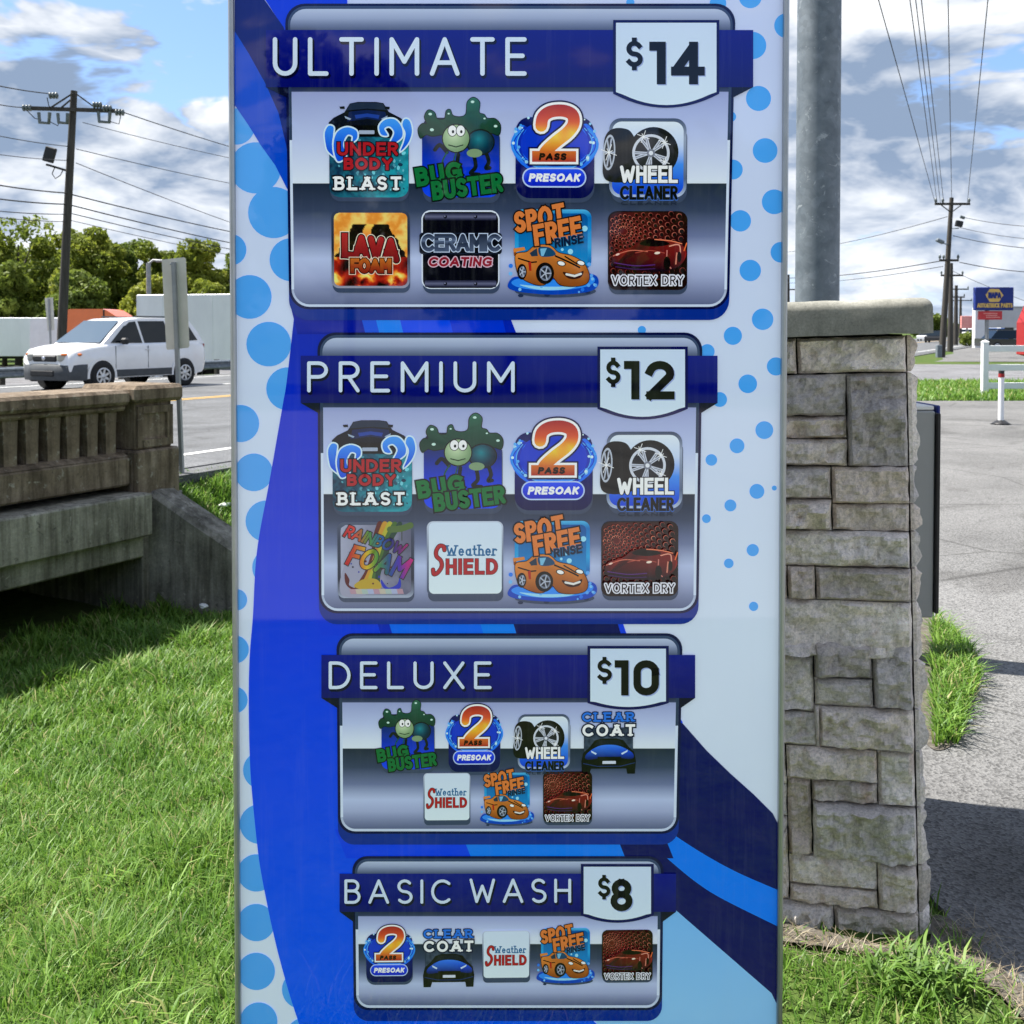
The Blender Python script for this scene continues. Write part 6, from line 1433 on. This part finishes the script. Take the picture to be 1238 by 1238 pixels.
for i, (px, yt, Y, rp, lab, m_) in enumerate([(-38, 282, 84, 52, 'leafy tree at the far left behind the white trailer', M_leaf), (22, 262, 86, 54, 'tall light green tree left of the utility pole', M_leaf), (66, 268, 90, 40, 'full crowned tree directly behind the utility pole', M_leaf), (112, 266, 83, 44, 'bushy green tree just right of the utility pole', M_leaf),
        (158, 283, 88, 40, 'rounded tree behind the orange truck', M_leafd), (200, 284, 84, 36, 'bright tree behind the narrow road sign', M_leaf), (243, 288, 80, 38, 'loose crowned tree above the grey trailer', M_leaf), (292, 296, 86, 42, 'tree half hidden by the left edge of the menu sign', M_leafd), (345, 300, 88, 44, 'tree mostly hidden behind the menu sign', M_leaf),
        (48, 284, 99, 50, 'tree behind the crossarm pole in the second row', M_leafd), (140, 292, 98, 50, 'tree behind the bushy tree in the second row', M_leafd), (222, 300, 97, 50, 'tree filling the gap above the grey trailer front', M_leaf), (-10, 290, 97, 50, 'tree in the second row at the left edge', M_leafd), (5, 318, 78, 40, 'low dark tree behind the long white trailer', M_leafd), (92, 322, 78, 40, 'low dark tree behind the orange cab', M_leafd), (180, 330, 78, 36, 'low bright bush like tree by the street lamp', M_leaf), (262, 335, 76, 34, 'low yellow green tree over the grey trailer roof', M_leaf)]):
    tree_px(px, yt, Y, rp, lab, m_, 100 + i, n_leaf=11000, size=.20)
for i, (px, yt, rp) in enumerate([(1128, 379, 12), (1143, 385, 12), (1112, 383, 12), (1158, 392, 10)]):
    tree_px(px, yt, 230, rp, ['distant hazy tree just right of the pillar cap', 'distant hazy tree left of the far utility poles', 'distant tree mostly hidden behind the pillar cap', 'distant low tree under the red roadside sign'][i], M_leafd, 140 + i, zg=0, n_leaf=2500, size=.45, group='distant trees')
make_tree('bush', at(1172, 400, 98).x, 98, -.3, 2.0, 1.1, .95, 150, 'dark rounded bush beside the white van', M_leafd, 1500, .12, 18, None)
for i, (x, y, H, rx) in enumerate([(-3.3, -22, 9.3, 2.1), (.8, -24, 7.2, 2.2), (5.2, -23, 6.6, 3.0), (-8.4, -23, 5.4, 3.2), (10.5, -25, 7.5, 3.4), (-14, -25, 7, 3.6)]):
    make_tree('tree', x, y, 0, H, rx, H * .44, 160 + i, ['tall tree mirrored in the ULTIMATE title bar', 'thin tree mirrored beside the $14 price tag', 'broad tree mirrored right of the $14 tag', 'broad tree mirrored at the upper left of the sign', 'tree behind the photographer on the right', 'tree behind the photographer on the left'][i], M_leafd, 5500, .20, 34, 'trees behind the photographer')

# ---- grass
def blade_mat(name, cols, trans=.3):
    def bld(t, b):
        a = tn(t, 'ShaderNodeAttribute'); a.attribute_name = 'shade'; v = coords(t, 1.0, 'world'); n = tnoise(t, v, 1.1, 4, .6)
        c = tramp(t, a.outputs['Fac'], [(0, cols[0]), (.45, cols[1]), (.8, cols[2]), (.91, cols[2]), (.95, cols[3])]); c = tmix(t, .8, c, tramp(t, n, [(.3, (.72, .8, .75)), (.7, (1.22, 1.12, 1.1))]), 'MULTIPLY')
        t.links.new(c, b.inputs['Base Color']); tr = tn(t, 'ShaderNodeBsdfTranslucent'); t.links.new(c, tr.inputs[0]); ms = tn(t, 'ShaderNodeMixShader'); ms.inputs[0].default_value = trans
        t.links.new(b.outputs[0], ms.inputs[1]); t.links.new(tr.outputs[0], ms.inputs[2]); t.links.new(ms.outputs[0], t.nodes['Material Output'].inputs['Surface'])
    return mat(name, cols[1], .5, 0, .35, bld)
M_blade = blade_mat('grass_blades', [(0.062, 0.145, 0.016), (0.115, 0.24, 0.028), (0.185, 0.32, 0.048), (0.36, 0.35, 0.15)], .4)
M_straw = blade_mat('dry_straw', [(0.14, 0.11, 0.07), (0.22, 0.18, 0.12), (0.32, 0.27, 0.19), (0.36, 0.32, 0.24)], .15)
def blades(name, P, Hh, W_, lean, g, m_, droop=.5):
    n = len(P); th = g.random(n) * 2 * math.pi; d = np.stack([np.cos(th), np.sin(th), np.zeros(n)], 1); s_ = np.stack([-np.sin(th), np.cos(th), np.zeros(n)], 1)
    up = np.array((0, 0, 1.0)); h = Hh[:, None]; w_ = W_[:, None]; l = lean[:, None]
    m1 = P + up * h * .55 + d * h * l * .35; tip = P + up * h * (1 - droop * l * .45) + d * h * l
    V = np.stack([P - s_ * w_ / 2, P + s_ * w_ / 2, m1 + s_ * w_ * .42, m1 - s_ * w_ * .42, tip], 1).reshape(-1, 3); b = np.arange(n)[:, None] * 5
    F = np.concatenate([b + np.array((0, 1, 2)), b + np.array((0, 2, 3)), b + np.array((3, 2, 4))], 0)
    me = fast_mesh(name, V, F); at_ = me.attributes.new('shade', 'FLOAT', 'POINT'); at_.data.foreach_set('value', np.repeat(g.random(n), 5).astype(np.float32)); me.materials.append(m_)
    return mesh_obj(name, me)
def inside(poly, x, y):
    r_ = np.zeros(len(x), bool); n = len(poly); j = n - 1
    for i in range(n):
        xi, yi = poly[i][0], poly[i][1]; xj, yj = poly[j][0], poly[j][1]
        c = ((yi > y) != (yj > y)) & (x < (xj - xi) * (y - yi) / (yj - yi + 1e-12) + xi); r_ ^= c; j = i
    return r_
pil_poly = [(PO + pr_ * a + pd_ * b_)[:2] for a, b_ in ((-.64, -.05), (.03, -.05), (.03, .84), (-.64, .84))]
def field(n, x0, x1, y0, y1, g):
    x = x0 + (x1 - x0) * g.random(n); y = y0 + (y1 - y0) * g.random(n); return x, y
def keep_mask(x, y, g):
    q = -(DY * x - DX * y); s = DX * x + DY * y; u = (x - WA[0]) * WE[0] + (y - WA[1]) * WE[1]; wv = (x - WA[0]) * WM[0] + (y - WA[1]) * WM[1]
    k_ = ~inside(lane, x, y) & ~inside(pil_poly, x, y)
    k_ &= ~((u > -.1) & (u < 2.4) & (wv > -.03) & (wv < .34))
    k_ &= ~((s < 7.35) & (q > 8.0)) & (q < 8.0); k_ &= ~((np.abs(x) < .58) & (y > 1.86) & (y < 2.22))
    return k_
def noise2(x, y, sc): return np.array([mnoise.noise(Vector((a * sc, b_ * sc, 4.2))) for a, b_ in zip(x, y)])
g = np.random.default_rng(5); XS = []; YS_ = []
for (n, x0, x1, y0, y1) in ((95000, -3.4, -0.25, 1.5, 4.6), (26000, -.3, 1.6, 1.5, 3.3), (110000, -6.0, -0.8, 4.4, 11.0)):
    x, y = field(n, x0, x1, y0, y1, g); k_ = keep_mask(x, y, g) & (np.abs(x) < .75 * y + .2); XS.append(x[k_]); YS_.append(y[k_])
x = np.concatenate(XS); y = np.concatenate(YS_); nz = noise2(x, y, 2.3)
dirt = np.exp(-((((x - .80) / .5) ** 2) + ((y - 2.50 + .24 * (x - .8)) / .055) ** 2)); k_ = (g.random(len(x)) > .93 * dirt) & (g.random(len(x)) < np.clip(.95 + nz, .7, 1)) & ~((x > 1.0) & (g.random(len(x)) < .6)); x, y, nz = x[k_], y[k_], nz[k_]
z = ground_z(x, y) - .006; dist = np.hypot(x, y); n = len(x); tuft = np.clip(nz * 2.2, 0, 1)
h = np.where(x > .3, .6, 1.0) * (.035 + .05 * g.random(n) ** 1.5) * (1 + .9 * tuft) * np.where(dist > 7, 1.5, 1); wd = (.0028 + .0026 * g.random(n)) * np.clip(dist / 3.0, 1, 2.6)
blades('grass', np.stack([x, y, z], 1), h, wd, .25 + .9 * g.random(n), g, M_blade); tag(bpy.data.objects['grass'], 'bright green mown grass around the foot of the menu sign', 'grass', None, 'stuff')
# coarse crabgrass tufts
P_ = []; 
for i in range(260):
    xx = -.35 - 4.2 * g.random(); yy = 1.9 + 6.4 * g.random() ** 1.2
    if not (abs(xx) < .7 * yy): continue
    for j in range(int(6 + 10 * g.random())): P_.append((xx + .05 * g.normal(), yy + .05 * g.normal()))
P_ = np.array(P_); k_ = keep_mask(P_[:, 0], P_[:, 1], g); P_ = P_[k_]; n = len(P_); z = ground_z(P_[:, 0], P_[:, 1])
blades('crabgrass', np.column_stack([P_, z]), .06 + .08 * g.random(n), .004 + .004 * g.random(n), .6 + 1.0 * g.random(n), g, M_blade, .9); tag(bpy.data.objects['crabgrass'], 'long pale crabgrass blades standing out of the lawn on the left', 'grass', None, 'stuff')
# dirt strip and straw at the pillar foot
M_soil = noisy('dry_soil', [(0.05, 0.044, 0.036), (0.10, 0.088, 0.072), (0.17, 0.155, 0.13)], 30, .95, .6, .02, world=True)
def blob(name, pts, z, m_):
    o = sheet(name, [(p[0], p[1]) for p in spline(pts, True, 6)], z, m_); return struct(o)
blob('dirt_patch', [(.42, 2.66), (.70, 2.62), (1.00, 2.50), (1.10, 2.64), (1.15, 2.62), (1.165, 2.50), (1.19, 2.38), (1.25, 2.24), (1.32, 2.0), (1.24, 2.05), (1.15, 2.22), (1.10, 2.40), (.95, 2.47), (.66, 2.54), (.45, 2.59)], .0165, M_soil)
n = 750; t_ = g.random(n); x = .50 + .95 * t_; y = 2.545 - .26 * (x - .6) + .05 * g.normal(size=n); e_ = t_ > .62; x = np.where(e_, 1.12 + .05 * g.normal(size=n) + .25 * (t_ - .62), x); y = np.where(e_, 2.62 - 1.1 * (t_ - .62) + .02 * g.normal(size=n), y); k_ = ~inside(pil_poly, x, y); x, y = x[k_], y[k_]; n = len(x)
blades('straw', np.stack([x, y, np.full(n, .018)], 1), .012 + .02 * g.random(n), .0012 + .0010 * g.random(n), 1.5 + 2.0 * g.random(n), g, M_straw, .1); tag(bpy.data.objects['straw'], 'dry straw and clippings along the foot of the stone pillar', 'straw', None, 'stuff')
# grass patch in the gap behind the pillar
pt = [gz(*p)[:2] for p in ((1128, 752), (1152, 770), (1178, 800), (1184, 825), (1170, 860), (1160, 905), (1128, 908))]
blob('dirt_patch', [gz(*p)[:2] for p in ((1110, 748), (1138, 758), (1172, 796), (1184, 826), (1174, 862), (1158, 900), (1124, 908), (1100, 850))], .0155, M_soil)
x, y = field(9000, min(p[0] for p in pt), max(p[0] for p in pt), min(p[1] for p in pt), max(p[1] for p in pt), g); k_ = inside(pt, x, y); x, y = x[k_], y[k_]; n = len(x)
blades('grass_patch', np.stack([x, y, np.full(n, .014)], 1), .05 + .08 * g.random(n), .005 + .004 * g.random(n), .4 + .9 * g.random(n), g, M_blade); tag(bpy.data.objects['grass_patch'], 'green grass patch between the stone pillar and the pavement', 'grass', None, 'stuff')
# weed clump
wc = gz(1112, 1196); th = g.random(230) * 6.28; rr_ = .095 * g.random(230) ** .6; n = 230
blades('weed_clump', np.stack([wc.x + rr_ * 1.25 * np.cos(th), wc.y + rr_ * .7 * np.sin(th), np.full(n, .012)], 1), .045 + .055 * g.random(n), .006 + .0045 * g.random(n), .5 + .9 * g.random(n), g, blade_mat('weed_blades', [(0.06, 0.13, 0.02), (0.10, 0.20, 0.03), (0.15, 0.26, 0.05), (0.2, 0.3, 0.08)]), .8); tag(bpy.data.objects['weed_clump'], 'bright broad bladed weed clump in front of the stone pillar', 'weed')
# verge far right
x, y = field(30000, 7.5, 16, 22.45, 30.6, g); n = len(x); blades('verge_grass', np.stack([x, y, np.full(n, .0)], 1), .06 + .16 * g.random(n) ** 2, .02 + .02 * g.random(n), .3 + .8 * g.random(n), g, M_blade); tag(bpy.data.objects['verge_grass'], 'rough grass verge under the white rail fence', 'grass', None, 'stuff')
# litter
def litter(px, py, zg, s_, label, seed):
    p = gz(px, py, zg); bm = bmesh.new(); bmesh.ops.create_icosphere(bm, subdivisions=2, radius=1)
    for v in bm.verts: k_ = 1 + .5 * mnoise.noise(v.co * 2.1 + Vector((seed, 0, 0))); v.co = Vector((v.co.x * s_ * k_ * 1.4, v.co.y * s_ * k_, v.co.z * s_ * .6 * k_))
    me = bpy.data.meshes.new('litter'); bm.to_mesh(me); bm.free(); o = mesh_obj('litter', me, M_whiteplastic); o.location = (p.x, p.y, p.z + s_ * .5); o.rotation_euler.z = seed; tag(o, label, 'litter')
litter(272, 613, -.22, .045, 'crumpled white paper on the grass bank above the wing wall', 1.1); litter(246, 735, -1.02, .035, 'white scrap on the grass below the wing wall', 2.3); litter(281, 727, -1.0, .02, 'tiny white scrap right beside the edge of the menu sign', 3.7)
p = gz(1170, 874, .016); m = MB(); m.tube([(p.x - .02, p.y, p.z + .006), (p.x + .02, p.y + .006, p.z + .006)], .0055, 8); o = m.build('cigarette_butt', M_whiteplastic); tag(o, 'white cigarette butt lying beside the grass patch', 'cigarette butt')
